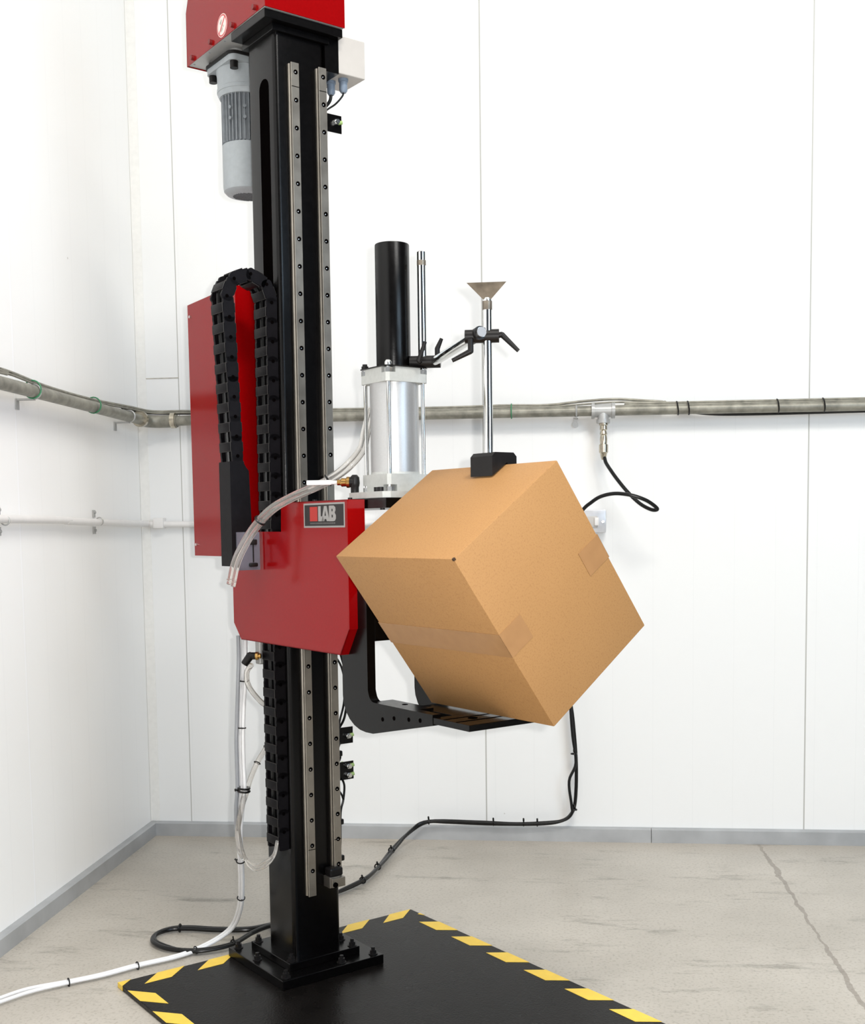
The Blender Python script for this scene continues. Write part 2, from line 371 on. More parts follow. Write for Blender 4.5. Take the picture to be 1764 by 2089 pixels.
bm = nb()
prof = [(0.014, 0), (0.014, -0.012), (0.011, -0.014), (0.012, -0.026), (0.009, -0.030), (0.012, -0.040), (0.010, -0.044), (0.012, -0.056), (0.011, -0.072), (0.0145, -0.074), (0.0145, -0.098), (0.011, -0.102), (0.009, -0.115), (0.006, -0.122)]
add_lathe(bm, rel(tx + 0.001, BW - 0.056, pz - 0.034), prof, 20); finish('quick_coupling', bm, NICKEL, t, True)
def pipe_clip(x, y, back):
    bm = nb()
    if back:
        add_ring(bm, rel(x, y, pz), (1, 0, 0), 0.0175, 0.003)
        add_box(bm, x - 0.006 - off.x, x + 0.006 - off.x, y - 0.004 - off.y, BW - off.y, pz - 0.021 - off.z, pz - 0.017 - off.z)
        add_cyl(bm, rel(x - 0.003, BW - 0.006, pz - 0.038), rel(x - 0.003, BW, pz - 0.038), 0.010)
        add_box(bm, x - 0.009 - off.x, x + 0.003 - off.x, BW - 0.005 - off.y, BW - off.y, pz - 0.038 - off.z, pz - 0.015 - off.z)
    else:
        add_ring(bm, rel(x, y, pz), (0, 1, 0), 0.0175, 0.003)
        add_box(bm, LW - off.x, x - off.x, y - 0.006 - off.y, y + 0.006 - off.y, pz - 0.022 - off.z, pz - 0.017 - off.z)
        add_box(bm, LW - off.x, LW + 0.004 - off.x, y - 0.009 - off.y, y + 0.009 - off.y, pz - 0.045 - off.z, pz - 0.017 - off.z)
    finish('pipe_clip', bm, ZINCP, t, True)
pipe_clip(0.077, BW - 0.05, True); pipe_clip(LW + 0.05, 3.60, False); pipe_clip(LW + 0.05, 2.92, False)
# thin twin cable strapped along the pipe
t = empty('strapped_cable', (LW + 0.05, BW - 0.05, pz + 0.02)); tag(t, 'thin grey cable strapped along the top of the galvanised pipe', 'cable'); off = Vector(t.location)
bm = nb()
pts = [(LW + 0.045, -1.5, pz + 0.026), (LW + 0.045, 2.4, pz + 0.030), (LW + 0.045, 2.75, pz + 0.036), (LW + 0.045, 3.0, pz + 0.024), (LW + 0.045, 3.3, pz + 0.022), (LW + 0.05, 3.62, pz + 0.030), (LW + 0.07, 3.76, pz + 0.030), (-1.22, BW - 0.045, pz + 0.030), (-1.1, BW - 0.045, pz + 0.028),
       (-0.4, BW - 0.045, pz + 0.022), (-0.16, BW - 0.045, pz + 0.024), (-0.02, BW - 0.045, pz + 0.022), (0.1, BW - 0.045, pz + 0.032), (0.2, BW - 0.045, pz + 0.036), (0.30, BW - 0.045, pz + 0.029), (0.36, BW - 0.045, pz + 0.024), (0.45, BW - 0.05, pz + 0.02), (3.1, BW - 0.05, pz + 0.02)]
add_tube(bm, [Vector(p) - off for p in pts], 0.0042, 8); finish('cable_sheath', bm, GALV, t, True)
bm = nb()
add_tube(bm, [Vector((p[0] + 0.001, p[1] - 0.004, p[2] - 0.006 - (0.004 if 0 < p[0] < 0.3 else 0))) - off for p in pts], 0.003, 8); finish('second_strand', bm, GALV, t, True)
for x, y, back, gm in ((-0.13, BW - 0.05, True, GREENT), (LW + 0.05, 2.91, False, GREENT), (LW + 0.05, 3.31, False, GREENT)):
    bm = nb(); add_ring(bm, Vector((x, y, pz + 0.005)) - off, (1, 0, 0) if back else (0, 1, 0), 0.023, 0.002); finish('cable_tie', bm, gm, t, True)
for x in (0.395, 0.429, 0.705, 0.845):
    bm = nb(); add_ring(bm, Vector((x, BW - 0.05, pz + 0.003)) - off, (1, 0, 0.12), 0.021, 0.0022); finish('cable_tie', bm, BLKMAT, t, True)
# black rubber-covered bundle hanging behind pipe at the corner
bm = nb(); add_tube(bm, [(-1.365, 3.62, pz + 0.030), (-1.345, 3.76, pz + 0.027), (-1.2, 3.782, pz + 0.024), (-1.0, 3.782, pz + 0.022), (-0.72, 3.79, pz + 0.012), (-0.3, 3.806, pz)], 0.0055, 10)
tag(finish('rubber_cable', bm, RUBBER, None, True), 'black rubber cable behind the galvanised pipe next to the room corner', 'cable')

bm = nb(); add_tube(bm, [(0.40, 3.806, pz), (0.50, 3.800, pz - 0.014), (0.62, 3.795, pz - 0.018), (0.9, 3.795, pz - 0.017), (1.5, 3.795, pz - 0.012), (3.1, 3.80, pz)], 0.0055, 10)
tag(finish('rubber_cable', bm, RUBBER, None, True), 'black rubber cable sagging just under the galvanised pipe at the right of the back wall', 'cable')
# white conduit lower down
t = empty('conduit', (LW + 0.02, BW - 0.02, 1.075)); tag(t, 'white painted conduit low on the left wall below the galvanised pipe', 'conduit'); off = Vector(t.location)
bm = nb(); add_tube(bm, [Vector(p) - off for p in ((LW + 0.02, -1.5, 1.083), (LW + 0.02, 2.7, 1.082), (LW + 0.02, 3.2, 1.077), (LW + 0.02, 3.76, 1.071), (LW + 0.05, 3.80, 1.070), (-1.25, 3.80, 1.068), (-0.6, 3.80, 1.063), (0.06, 3.80, 1.062))], 0.0105, 12)
finish('conduit_tube', bm, PAINTW, t, True)
for y in (2.79, 3.40):
    bm = nb(); add_ring(bm, Vector((LW + 0.02, y, 1.078)) - off, (0, 1, 0), 0.0115, 0.002)
    for s in (-1, 1):
        add_box(bm, LW - off.x, LW + 0.005 - off.x, y - 0.007 - off.y, y + 0.007 - off.y, 1.078 + s * 0.025 - 0.013 - off.z, 1.078 + s * 0.025 + 0.009 - off.z)
        add_cyl(bm, Vector((LW + 0.004, y, 1.078 + s * 0.027)) - off, Vector((LW + 0.009, y, 1.078 + s * 0.027)) - off, 0.004)
    finish('saddle_clip', bm, ZINCP, t, True)
bm = nb(); add_box(bm, -1.335 - off.x, -1.30 - off.x, 3.785 - off.y, BW - off.y, 1.055 - off.z, 1.09 - off.z, 0.003); finish('conduit_coupling', bm, PAINTW, t, True)

# metal-clad switched socket
t = empty('power_socket', (0.099, BW, 1.02)); tag(t, 'metal-clad switched socket on the back wall half hidden by the carton', 'socket'); off = Vector(t.location)
bm = nb(); add_box(bm, -0.073, 0.073, -0.036, 0.0, 0.002, 0.078, 0.008, seg=3); finish('back_box', bm, SWBR, t, True)
bm = nb(); add_box(bm, -0.072, 0.072, -0.041, -0.036, 0.003, 0.077, 0.002); finish('face_plate', bm, SWBR, t, True)
bm = nb(); add_box(bm, -0.045, 0.045, -0.046, -0.041, 0.020, 0.056, 0.002); finish('socket_insert', bm, WHITEP, t, True)
for x in (-0.035, 0.042):
    bm = nb(); add_box(bm, x - 0.007, x + 0.007, -0.052, -0.045, 0.026, 0.052, 0.002); finish('rocker_switch', bm, PAINTW, t, True)
for x in (-0.062, 0.062):
    bm = nb(); add_cyl(bm, (x, -0.041, 0.038), (x, -0.045, 0.038), 0.004); finish('screw', bm, STEEL, t, True)

# black air hose looping from the coupling
bm = nb(); add_tube(bm, [(0.164, 3.764, 1.262), (0.166, 3.757, 1.29 - 0.03), (0.170, 3.75, 1.245), (0.184, 3.73, 1.220), (0.205, 3.71, 1.188), (0.236, 3.69, 1.148), (0.272, 3.67, 1.112), (0.305, 3.65, 1.093), (0.322, 3.64, 1.094), (0.308, 3.63, 1.108), (0.281, 3.62, 1.124), (0.240, 3.62, 1.138), (0.192, 3.63, 1.144), (0.150, 3.64, 1.136), (0.12, 3.65, 1.118), (0.09, 3.67, 1.09), (0.03, 3.70, 1.0), (-0.0, 3.75, 0.8), (0.02, 3.785, 0.6), (0.055, 3.785, 0.47), (0.068, 3.785, 0.36), (0.074, 3.785, 0.25), (0.070, 3.785, 0.14), (0.055, 3.785, 0.095), (0.02, 3.785, 0.072), (-0.05, 3.785, 0.062), (-0.2, 3.785, 0.060), (-0.35, 3.785, 0.064), (-0.42, 3.775, 0.066), (-0.47, 3.74, 0.045), (-0.515, 3.62, 0.02), (-0.535, 3.45, 0.012), (-0.56, 3.31, 0.010), (-0.61, 3.21, 0.009), (-0.68, 3.12, 0.009)], 0.0058, 10)
t = finish('air_hose', bm, RUBBER, None, True); tag(t, 'black air hose looping from the pipe coupling and dropping behind the carton to the floor', 'hose')
bm = nb(); add_tube(bm, [(0.05, 3.778, 0.62), (0.055, 3.772, 0.46), (0.062, 3.772, 0.36), (0.072, 3.774, 0.27), (0.050, 3.77, 0.21), (0.058, 3.77, 0.13), (0.058, 3.774, 0.10), (0.03, 3.774, 0.078), (-0.04, 3.772, 0.070), (-0.13, 3.772, 0.066), (-0.25, 3.772, 0.070), (-0.415, 3.765, 0.072), (-0.47, 3.725, 0.050), (-0.505, 3.61, 0.024), (-0.525, 3.45, 0.020), (-0.55, 3.31, 0.020), (-0.60, 3.20, 0.018), (-0.66, 3.11, 0.01)], 0.0048, 10)
t2 = finish('power_cable', bm, RUBBER, None, True); tag(t2, 'black mains cable tied alongside the air hose down the back wall and along the skirting', 'cable')
for c, d in (((0.066, 3.778, 0.115), (0.2, 0, 1)), ((0.066, 3.778, 0.30), (0, 0, 1)), ((-0.055, 3.778, 0.066), (1, 0, 0)), ((-0.10, 3.778, 0.066), (1, 0, 0)), ((-0.20, 3.778, 0.066), (1, 0, 0)), ((-0.415, 3.770, 0.070), (1, 0.2, 0)), ((-0.515, 3.58, 0.024), (0.1, 1, 0)), ((-0.535, 3.42, 0.018), (0.1, 1, 0)), ((-0.56, 3.29, 0.016), (0.2, 1, 0))):
    bm = nb(); add_ring(bm, c, d, 0.0092, 0.0022, 14); a, b, dd = frame(d)
    add_cyl(bm, Vector(c) + Vector((0, -0.004, 0.008)), Vector(c) + Vector((0, -0.012, 0.018)), 0.003, n=8); finish('cable_tie', bm, RUBBER, t2, True)

# ---------------------------------------------------------------- the drop tester (local x: across the rails, y: back, front is -y)
O = Vector((-0.59797, 2.67202, 0)); MY = 0.733647
def W(x, y, z): return Vector((O.x + x * math.cos(MY) - y * math.sin(MY), O.y + x * math.sin(MY) + y * math.cos(MY), z))
R = empty('drop_tester', O, MY); tag(R, 'tall black and red column drop-test machine on a black hazard-striped base plate', 'test machine')

# impact plate
PT = 0.012
bm = nb(); add_box(bm, -0.412, 0.412, -1.28, 0.144, 0.0005, PT, 0.0015); plate = finish('impact_plate', bm, PLATE, R)
HT = PT + 0.0006
def stripe(pts, wrap=None):
    bm = nb(); add_prism(bm, pts, PT - 0.0001, HT, 'z')
    if wrap:
        (x0, y0), (x1, y1) = wrap
        if abs(x0 - x1) < 1e-6: s = 1 if x0 > 0 else -1; add_box(bm, min(x0, x0 + s * 0.0008), max(x0, x0 + s * 0.0008), min(y0, y1), max(y0, y1), 0.001, HT)
        else: add_box(bm, min(x0, x1), max(x0, x1), y0, y0 + 0.0008, 0.001, HT)
    finish('hazard_stripe', bm, YEL, plate)
XE, YE = 0.412, 0.144
stripe([(-XE, YE), (-0.381, YE), (-0.4115, 0.118), (-XE, 0.118)], ((-XE, 0.116), (-XE, YE)))
for k in range(6):
    a = -0.316 + 0.1315 * k; 
    if k in (1, 2): a -= 0.0
    p = [(a, YE), (min(a + 0.068, XE), YE), (a + 0.016 if k < 5 else a + 0.013, 0.099), (a - 0.050, 0.099)]
    if 1 <= k <= 3:
        if k in (2,): continue
    stripe(p, None)
for k in range(9):
    a = 0.085 - 0.143 * k; stripe([(-XE, a), (-XE, a - 0.073), (-0.368, a - 0.125), (-0.368, a - 0.053)])
stripe([(XE, 0.103), (XE, 0.080), (0.403, 0.100)])
for k in range(9):
    a = 0.0155 - 0.1405 * k; stripe([(XE, a), (XE, a - 0.081), (0.369, a - 0.046), (0.370, a + 0.031)])

# base plates, bolts
def poly_rot(pts): return pts
bm = nb(); add_box(bm, -0.136, 0.136, -0.136, 0.136, PT, 0.034, 0.0012); base = finish('base_plate', bm, BLACK, R)
bm = nb(); add_box(bm, -0.095, 0.095, -0.095, 0.095, 0.034, 0.052, 0.0012); foot = finish('column_flange', bm, BLACK, R)
bm = nb(); add_cyl(bm, (0, 0, 0), (0, 0, 0.002), 0.011); add_hex(bm, (0, 0, 0.002), 0.0085, 0.008); add_cyl(bm, (0, 0, 0.010), (0, 0, 0.017), 0.0045)
b0 = finish('anchor_bolt', bm, BLKMAT, base, True); b0.location = (-0.118, 0.118, 0.034)
for x, y in ((-0.118, -0.118), (0.118, -0.118), (0.118, 0.118), (-0.118, 0.02), (0.03, -0.118)): dup(b0, base, (x, y, 0.034))
b1 = b0.copy(); COL.objects.link(b1); b1.name = 'flange_bolt'; b1.parent = foot; b1.location = (-0.082, 0.082, 0.052)
for x, y in ((0.082, -0.082), (-0.082, -0.080), (0.082, 0.082), (0.082, -0.03)): dup(b1, foot, (x, y, 0.052))
bm = nb()
for x, y, z in ((-0.066, -0.0665, 0.053), (0.0, -0.066, 0.053)): add_cyl(bm, (x, y, z), (x - 0.01, y - 0.012, z + 0.0), 0.006, 0.001, 8)

# column tube (rounded square) and slot
def rrect(hx, hy, r, n=6):
    out = []
    for cx, cy, a0 in ((hx - r, hy - r, 0), (-hx + r, hy - r, PI / 2), (-hx + r, -hy + r, PI), (hx - r, -hy + r, 3 * PI / 2)):
        for i in range(n + 1): out.append((cx + r * math.cos(a0 + i * PI / 2 / n), cy + r * math.sin(a0 + i * PI / 2 / n)))
    return out
CX, CY = 0.0635, 0.0625
bm = nb(); add_prism(bm, rrect(CX, CY, 0.011), 0.052, 2.136, 'z'); colm = finish('column', bm, BLACK, R, True, 50)
# long slot as a thin dark sheet, rounded ends, inner shade in its colour
def slot_pts(y0, y1, z0, z1):
    c = (y0 + y1) / 2; r = (y1 - y0) / 2; pts = []
    for i in range(9): a = PI * i / 8; pts.append((c + r * math.cos(a), z1 - r + r * math.sin(a)))
    for i in range(9): a = PI + PI * i / 8; pts.append((c + r * math.cos(a), z0 + r + r * math.sin(a)))
    return pts
bm = nb(); add_prism(bm, slot_pts(-0.0345, 0.0085, 0.45, 2.049), -CX - 0.0006, -CX + 0.0004, 'x'); finish('side_slot', bm, DARKHOLE, colm)
# column head plates
bm = nb(); add_box(bm, -0.072, 0.072, -0.072, 0.070, 2.135, 2.150, 0.001); finish('head_flange', bm, BLACK, R)
bm = nb(); add_box(bm, -0.0985, 0.0985, -0.088, 0.072, 2.150, 2.168, 0.001); finish('head_plate', bm, BLACK, R)

# guide rails
def rail(xc, z0, z1, off0):
    bm = nb(); h = 0.0175; w_ = 0.0102
    prof = [(xc - w_, -CY), (xc - w_, -CY - 0.005), (xc - w_ + 0.0022, -CY - 0.008), (xc - w_ + 0.0022, -CY - 0.0115), (xc - w_, -CY - 0.0140), (xc - w_, -CY - h + 0.001), (xc - w_ + 0.001, -CY - h)]
    prof += [(2 * xc - x, y) for x, y in prof[::-1]]
    add_prism(bm, prof, z0, z1, 'z'); rl = finish('guide_rail', bm, RAIL, R)
    bm = nb(); add_cyl(bm, (0, 0, 0), (0, -0.0005, 0), 0.0052, n=18); add_lathe(bm, (-0.0008, -0.0004, -0.0006), [(0.0017, 0), (0.0015, 0.0004), (0.0002, 0.0007)], 10, 1, (0, -1, 0))
    hole = finish('rail_screw', bm, [DARKHOLE, CHROME], rl, True); hole.location = (xc + 0.0012, -CY - h, z1 - off0)
    z = z1 - off0 - 0.06
    while z > z0 + 0.005:
        dup(hole, rl, (xc + 0.0012, -CY - h, z)); z -= 0.06
    for zj in (z1 - 0.052, z0 + 0.11):
        bm = nb(); add_box(bm, xc - w_ + 0.001, xc + w_ - 0.001, -CY - h - 0.0003, -CY - h, zj, zj + 0.0015); finish('rail_joint', bm, DARKHOLE, rl)
    return rl
rail(-0.0215, 0.193, 2.073, 0.020); rail(0.0490, 0.206, 2.077, 0.020)
# end stop at the foot of the right rail
bm = nb(); add_box(bm, 0.018, 0.046, -CY - 0.030, -CY, 0.206, 0.232, 0.001); add_box(bm, 0.022, 0.058, -CY - 0.034, -CY - 0.0175, 0.207, 0.229, 0.001)
es = finish('end_stop_block', bm, RAIL, R)
bm = nb(); add_box(bm, 0.020, 0.055, -CY - 0.030, -CY - 0.002, 0.232, 0.252, 0.004); finish('rubber_buffer', bm, BLKMAT, es)
bm = nb(); add_cyl(bm, (0.030, -CY - 0.034, 0.214), (0.030, -CY - 0.0375, 0.214), 0.006); finish('stop_screw', bm, DARKHOLE, es, True)

# top cover (red), open below with a zinc underside plate
bm = nb()
prof = [(-0.092, 2.1715), (0.306, 2.168), (0.304, 2.292), (0.245, 2.42), (0.10, 2.50), (-0.092, 2.50)]
add_prism(bm, prof, -0.1, -0.0985, 'x'); add_prism(bm, prof, 0.1, 0.1015, 'x')
add_box(bm, -0.1, 0.1015, -0.0935, -0.0915, 2.1700, 2.50); add_box(bm, -0.1, 0.1015, -0.092, 0.10, 2.498, 2.50)
for (ya, za), (yb, zb) in (((0.306, 2.168), (0.304, 2.292)), ((0.304, 2.292), (0.245, 2.42)), ((0.245, 2.42), (0.10, 2.50))):
    add_prism(bm, [(ya, za), (yb, zb), (yb - 0.002, zb - 0.001), (ya - 0.002, za - 0.001)], -0.1, 0.1015, 'x')
cover = finish('top_cover', bm, RED, R)
bm = nb(); add_box(bm, -0.098, 0.0995, -0.091, 0.302, 2.1695, 2.1725); und = finish('underside_plate', bm, ZINCP, cover)
bm = nb(); add_cyl(bm, (0, 0, 0), (-0.0065, 0, 0), 0.0058, n=16); cb = finish('cover_screw', bm, mat('dark_red_screw', (0.16, 0.008, 0.008), 0.4), cover, True); cb.location = (-0.1, 0.27, 2.178)
for y, z in ((0.17, 2.181), (0.058, 2.181), (-0.048, 2.182)): dup(cb, cover, (-0.1, y, z))
bm = nb(); add_cyl(bm, (0, 0, 0), (0, 0, -0.0008), 0.0025, n=10); us = finish('plate_rivet', bm, GREYD, cover, True); us.location = (-0.09, 0.285, 2.1695)
for y in (0.20, 0.12, 0.03, -0.08): dup(us, cover, (-0.09, y, 2.1695))
# round prohibition sticker
bm = nb(); sy, sz = 0.112, 2.199
n = 32
def disc(bm, r, x0, x1, mi): add_cyl(bm, (x0, sy, sz), (x1, sy, sz), r, n=n, mi=mi)
disc(bm, 0.0255, -0.1, -0.1002, 0); disc(bm, 0.0240, -0.1002, -0.1004, 1); disc(bm, 0.0205, -0.1004, -0.1006, 0)
mtx = Matrix.Translation((0, sy, sz)) @ Matrix.Rotation(math.radians(45), 4, 'X')
add_box(bm, -0.1008, -0.1006, -0.0022, 0.0022, -0.021, 0.021, mi=1, mtx=mtx)
for q in ((0.006, 0.007, 0.004), (0.003, 0.011, 0.003), (0.0, -0.008, 0.004), (0.004, -0.011, 0.003), (-0.006, -0.003, 0.003)):
    add_cyl(bm, (-0.1006, sy + q[0], sz + q[1]), (-0.1007, sy + q[0], sz + q[1]), q[2], n=10, mi=2)
finish('warning_sticker', bm, [STKW, STKR, MARK], cover, False)

# motor under the cover
mx, my = 0.0, 0.200
bm = nb()
pts = rrect(0.070, 0.070, 0.016); pts = [(x + mx, y + my) for x, y in pts]
add_prism(bm, pts, 2.140, 2.153, 'z'); add_lathe(bm, (mx, my, 0), [(0.068, 2.140), (0.066, 2.128), (0.065, 2.100), (0.065, 2.086), (0.061, 2.078)], 40)
add_lathe(bm, (mx, my, 0), [(0.0635, 2.100), (0.0665, 2.098), (0.0665, 2.090), (0.0635, 2.088)], 40)
motor = finish('motor', bm, GREYP, R, True)
bm = nb(); pts = [(x + mx, y + my) for x, y in rrect(0.0735, 0.0735, 0.020)]; add_prism(bm, pts, 2.153, 2.160, 'z'); finish('motor_gasket', bm, BLKMAT, motor)
bm = nb(); add_prism(bm, [(x + mx, y + my) for x, y in rrect(0.060, 0.060, 0.015)], 2.160, 2.170, 'z'); finish('motor_spigot', bm, ZINCP, motor)
bm = nb(); add_lathe(bm, (mx, my, 0), [(0.050, 1.968), (0.050, 2.079)], 40)
for i in range(36):
    a = 2 * PI * i / 36; add_box(bm, 0.048, 0.0575 if i % 9 else 0.060, -0.0012, 0.0012, 1.970, 2.078, mtx=Matrix.Translation((mx, my, 0)) @ Matrix.Rotation(a, 4, 'Z'))
for a in (3.6, 4.2):
    for z in (2.02, 2.045): add_cyl(bm, (mx + 0.05 * math.cos(a), my + 0.05 * math.sin(a), z), (mx + 0.063 * math.cos(a), my + 0.063 * math.sin(a), z), 0.004, n=10)
finish('finned_stator', bm, GREYD, motor, True, 30)
bm = nb(); add_lathe(bm, (mx, my, 0), [(0.0575, 1.968), (0.0575, 1.872), (0.056, 1.862), (0.049, 1.855), (0.036, 1.852)], 40)
finish('fan_cover', bm, GREYP, motor, True)
bm = nb()
for i in range(11):
    yy = -0.031 + i * 0.006; L_ = math.sqrt(max(0, 0.0345 ** 2 - yy ** 2)); add_box(bm, mx - L_, mx + L_, my + yy, my + yy + 0.0014, 1.8514, 1.8525)
finish('fan_grille', bm, DARKHOLE, motor)
bm = nb(); add_cyl(bm, (0, 0, 0), (0, 0, -0.016), 0.0095, n=18); fb = finish('flange_bolt', bm, BLKMAT, motor, True); fb.location = (mx - 0.056, my + 0.056, 2.140)
for x, y in ((-0.056, -0.056), (0.056, 0.056)): dup(fb, motor, (mx + x, my + y, 2.140))
bm = nb(); add_cyl(bm, (0, 0, 0), (0, 0, 0.010), 0.009, n=18); fb2 = finish('flange_nut', bm, BLKMAT, motor, True); fb2.location = (mx - 0.056, my + 0.056, 2.1595)
bm = nb(); add_box(bm, -0.006, 0.020, 0.120, 0.136, 2.095, 2.125, 0.003); finish('terminal_plate', bm, STEEL, motor)

# electrical enclosure to the right of the head
bm = nb(); add_box(bm, 0.1005, 0.172, -0.066, 0.030, 2.081, 2.165, 0.002); eb = finish('enclosure', bm, WHITEP, R)
bm = nb(); add_box(bm, 0.064, 0.1, -0.0665, 0.030, 2.078, 2.168); finish('enclosure_bracket', bm, BLACK, R)
for x, y in ((0.128, -0.040), (0.112, -0.012)):
    bm = nb(); add_lathe(bm, (x, y, 2.081), [(0.0115, 0), (0.0115, -0.006), (0.0095, -0.007), (0.0095, -0.026), (0.006, -0.031)], 20); finish('cable_gland', bm, BLUEG, eb, True)
bm = nb(); add_tube(bm, [(0.128, -0.040, 2.052), (0.126, -0.038, 2.043), (0.112, -0.03, 2.025), (0.094, -0.015, 2.010), (0.085, 0.0, 1.99), (0.082, 0.005, 1.9)], 0.0022, 8)
add_tube(bm, [(0.112, -0.012, 2.052), (0.108, -0.01, 2.035), (0.09, -0.0, 2.01), (0.078, 0.0, 1.98)], 0.004, 8); finish('enclosure_cable', bm, RUBBER, eb, True)

# limit-switch brackets with lime indicator on the column's right side
def sensor(z0, z1, leds, y=-0.025):
    bm = nb(); add_box(bm, CX, CX + 0.002, y, y + 0.05, z0, z1); add_box(bm, CX, CX + 0.066, y - 0.002, y, z0, z1)
    s = finish('sensor_bracket', bm, BLACK, R)
    for z in leds:
        bm = nb(); add_cyl(bm, (CX + 0.050, y - 0.002, z), (CX + 0.050, y - 0.009, z), 0.0068, n=6); add_cyl(bm, (CX + 0.050, y - 0.009, z), (CX + 0.050, y - 0.014, z), 0.005, n=14)
        finish('sensor_nut', bm, STEEL, s, True)
        bm = nb(); add_cyl(bm, (CX + 0.053, y, z - 0.0005), (CX + 0.053, y + 0.03, z), 0.0055, n=14); add_cyl(bm, (CX + 0.056, y - 0.002, z), (CX + 0.066, y - 0.004, z + 0.002), 0.0045, n=12); finish('sensor_body', bm, LIME, s, True)
    bm = nb()
    for q in (0.3, 0.72): add_box(bm, CX + 0.007, CX + 0.010, y - 0.0026, y - 0.0018, z0 + (z1 - z0) * q - 0.004, z0 + (z1 - z0) * q + 0.004)
    finish('bracket_slot', bm, PAINTW, s)
sensor(1.962, 2.002, (1.985,)); sensor(0.530, 0.570, (0.549,)); sensor(0.442, 0.486, (0.475, 0.453))
bm = nb()
yq = -0.052
add_tube(bm, [(CX + 0.004, yq, 0.80), (CX + 0.022, yq, 0.745), (CX + 0.034, yq, 0.70), (CX + 0.036, yq, 0.65), (CX + 0.028, yq, 0.60), (CX + 0.024, -0.03, 0.568)], 0.0030, 8)
add_tube(bm, [(CX + 0.004, yq, 0.75), (CX + 0.022, yq, 0.72), (CX + 0.030, yq, 0.68), (CX + 0.026, yq, 0.63), (CX + 0.014, yq, 0.59), (CX + 0.010, yq, 0.55)], 0.0026, 8)
add_tube(bm, [(CX + 0.014, yq, 0.54), (CX + 0.008, yq, 0.522), (CX + 0.014, yq, 0.505), (CX + 0.020, -0.03, 0.484)], 0.0026, 8)
add_tube(bm, [(CX + 0.032, -0.03, 0.445), (CX + 0.030, yq + 0.01, 0.430), (CX + 0.020, yq, 0.400), (CX + 0.012, yq, 0.37), (CX + 0.010, yq, 0.30), (CX + 0.006, yq, 0.25)], 0.0028, 8)
add_tube(bm, [(CX + 0.016, -0.03, 0.445), (CX + 0.010, yq + 0.01, 0.43), (CX + 0.015, yq, 0.415), (CX + 0.020, yq, 0.402)], 0.0024, 8)
for z in (0.515, 0.35, 0.262): add_box(bm, CX, CX + 0.018, -0.058, -0.046, z - 0.008, z + 0.006, 0.003)
finish('sensor_cable', bm, RUBBER, R, True)

# rear red cover hung behind the column
bm = nb(); add_prism(bm, [(0.083, 0.984), (0.342, 0.984), (0.344, 1.606), (0.083, 1.612)], -0.1, 0.1, 'x')
rc = finish('rear_cover', bm, RED, R)
for z in (1.575, 1.012):
    bm = nb(); add_cyl(bm, (-0.1, 0.325, z), (-0.105, 0.325, z), 0.0035, n=12); finish('cover_stud', bm, STEEL, rc, True)

# cable chain loop
YC0, YC1 = -0.050, 0.008
LP = 0.0430
chain = empty('cable_chain'); chain.parent = R
def link(i0):
    """link in local frame: path along +z, outward -x, width along y"""
    bm = nb(); hh = 0.0135
    for y0, y1 in ((YC0, YC0 + 0.007), (YC1 - 0.007, YC1)):
        pts = []
        for i in range(9): a = -PI / 2 + PI * i / 8; pts.append((hh * math.sin(a), LP / 2 + 0.0005 + 0.0095 * math.cos(a)))
        for i in range(9): a = PI / 2 - PI * i / 8; pts.append((hh * 0.93 * math.sin(a), -LP / 2 - 0.002 * math.cos(a)))
        add_prism(bm, pts, y0, y1, 'y', 0)
        add_cyl(bm, (0, y0 - 0.0008, LP / 2 - 0.001), (0, y1 + 0.0008, LP / 2 - 0.001), 0.0040, n=12, mi=2)
    for s in (-1, 1): add_box(bm, s * 0.0138 - 0.0018, s * 0.0138 + 0.0018, YC0 + 0.001, YC1 - 0.001, -0.0105, 0.0105, 0.0008, mi=1)
    return finish('chain_link', bm, [PLASTIC, PLASTIC2, DARKHOLE], chain, True, 40)
CXC, CZC, CR = -0.130, 1.5535, 0.0530
path = []
zb = 0.302
path_pts = []   # (x, z, tangent angle) from the fixed lower end up the right strand, over, down the left strand
s = 0
L1 = CZC - zb; nR = int(L1 / LP)
pos = []
for i in range(nR):
    pos.append((CXC + CR, CZC - L1 + (i + 0.5) * LP + (L1 - nR * LP), 0.0))
nA = 4
for i in range(nA):
    a = PI * (i + 0.5) / nA; pos.append((CXC + CR * 1.0 * math.cos(a), CZC + CR * math.sin(a), -a))
nL = 9
for i in range(nL):
    z = CZC - (i + 0.5) * LP; pos.append((CXC - CR + 0.014 * (i + 0.5) / nL, z, PI - 0.04))
l0 = None
for x, z, a in pos:
    if l0 is None: l0 = link(0); o = l0
    else: o = l0.copy(); COL.objects.link(o); o.parent = chain
    o.location = (x, 0, z); o.rotation_euler = (0, a, 0)
    if nR < len([1 for q in pos[:pos.index((x, z, a)) + 1]]) <= nR + nA: o.scale = (1, 1, 0.93)
# cables inside the chain
bm = nb()
inside = [(CXC + CR, zb + 0.01), (CXC + CR, 1.0), (CXC + CR, CZC)] + [(CXC + CR * math.cos(a), CZC + CR * math.sin(a)) for a in (0.5, 1.0, 1.57, 2.14, 2.64)] + [(CXC - CR, CZC), (CXC - CR + 0.006, CZC - 0.15), (CXC - CR + 0.014, 1.19)]
add_tube(bm, [(x, YC0 + 0.012, z) for x, z in inside], 0.0035, 8, 0)
add_tube(bm, [(x + 0.004, YC0 + 0.030, z) for x, z in inside], 0.0055, 8, 1)
add_tube(bm, [(x - 0.002, YC0 + 0.044, z) for x, z in inside], 0.0055, 8, 1)
finish('chain_cable', bm, [WCABLE, RUBBER], chain, True)
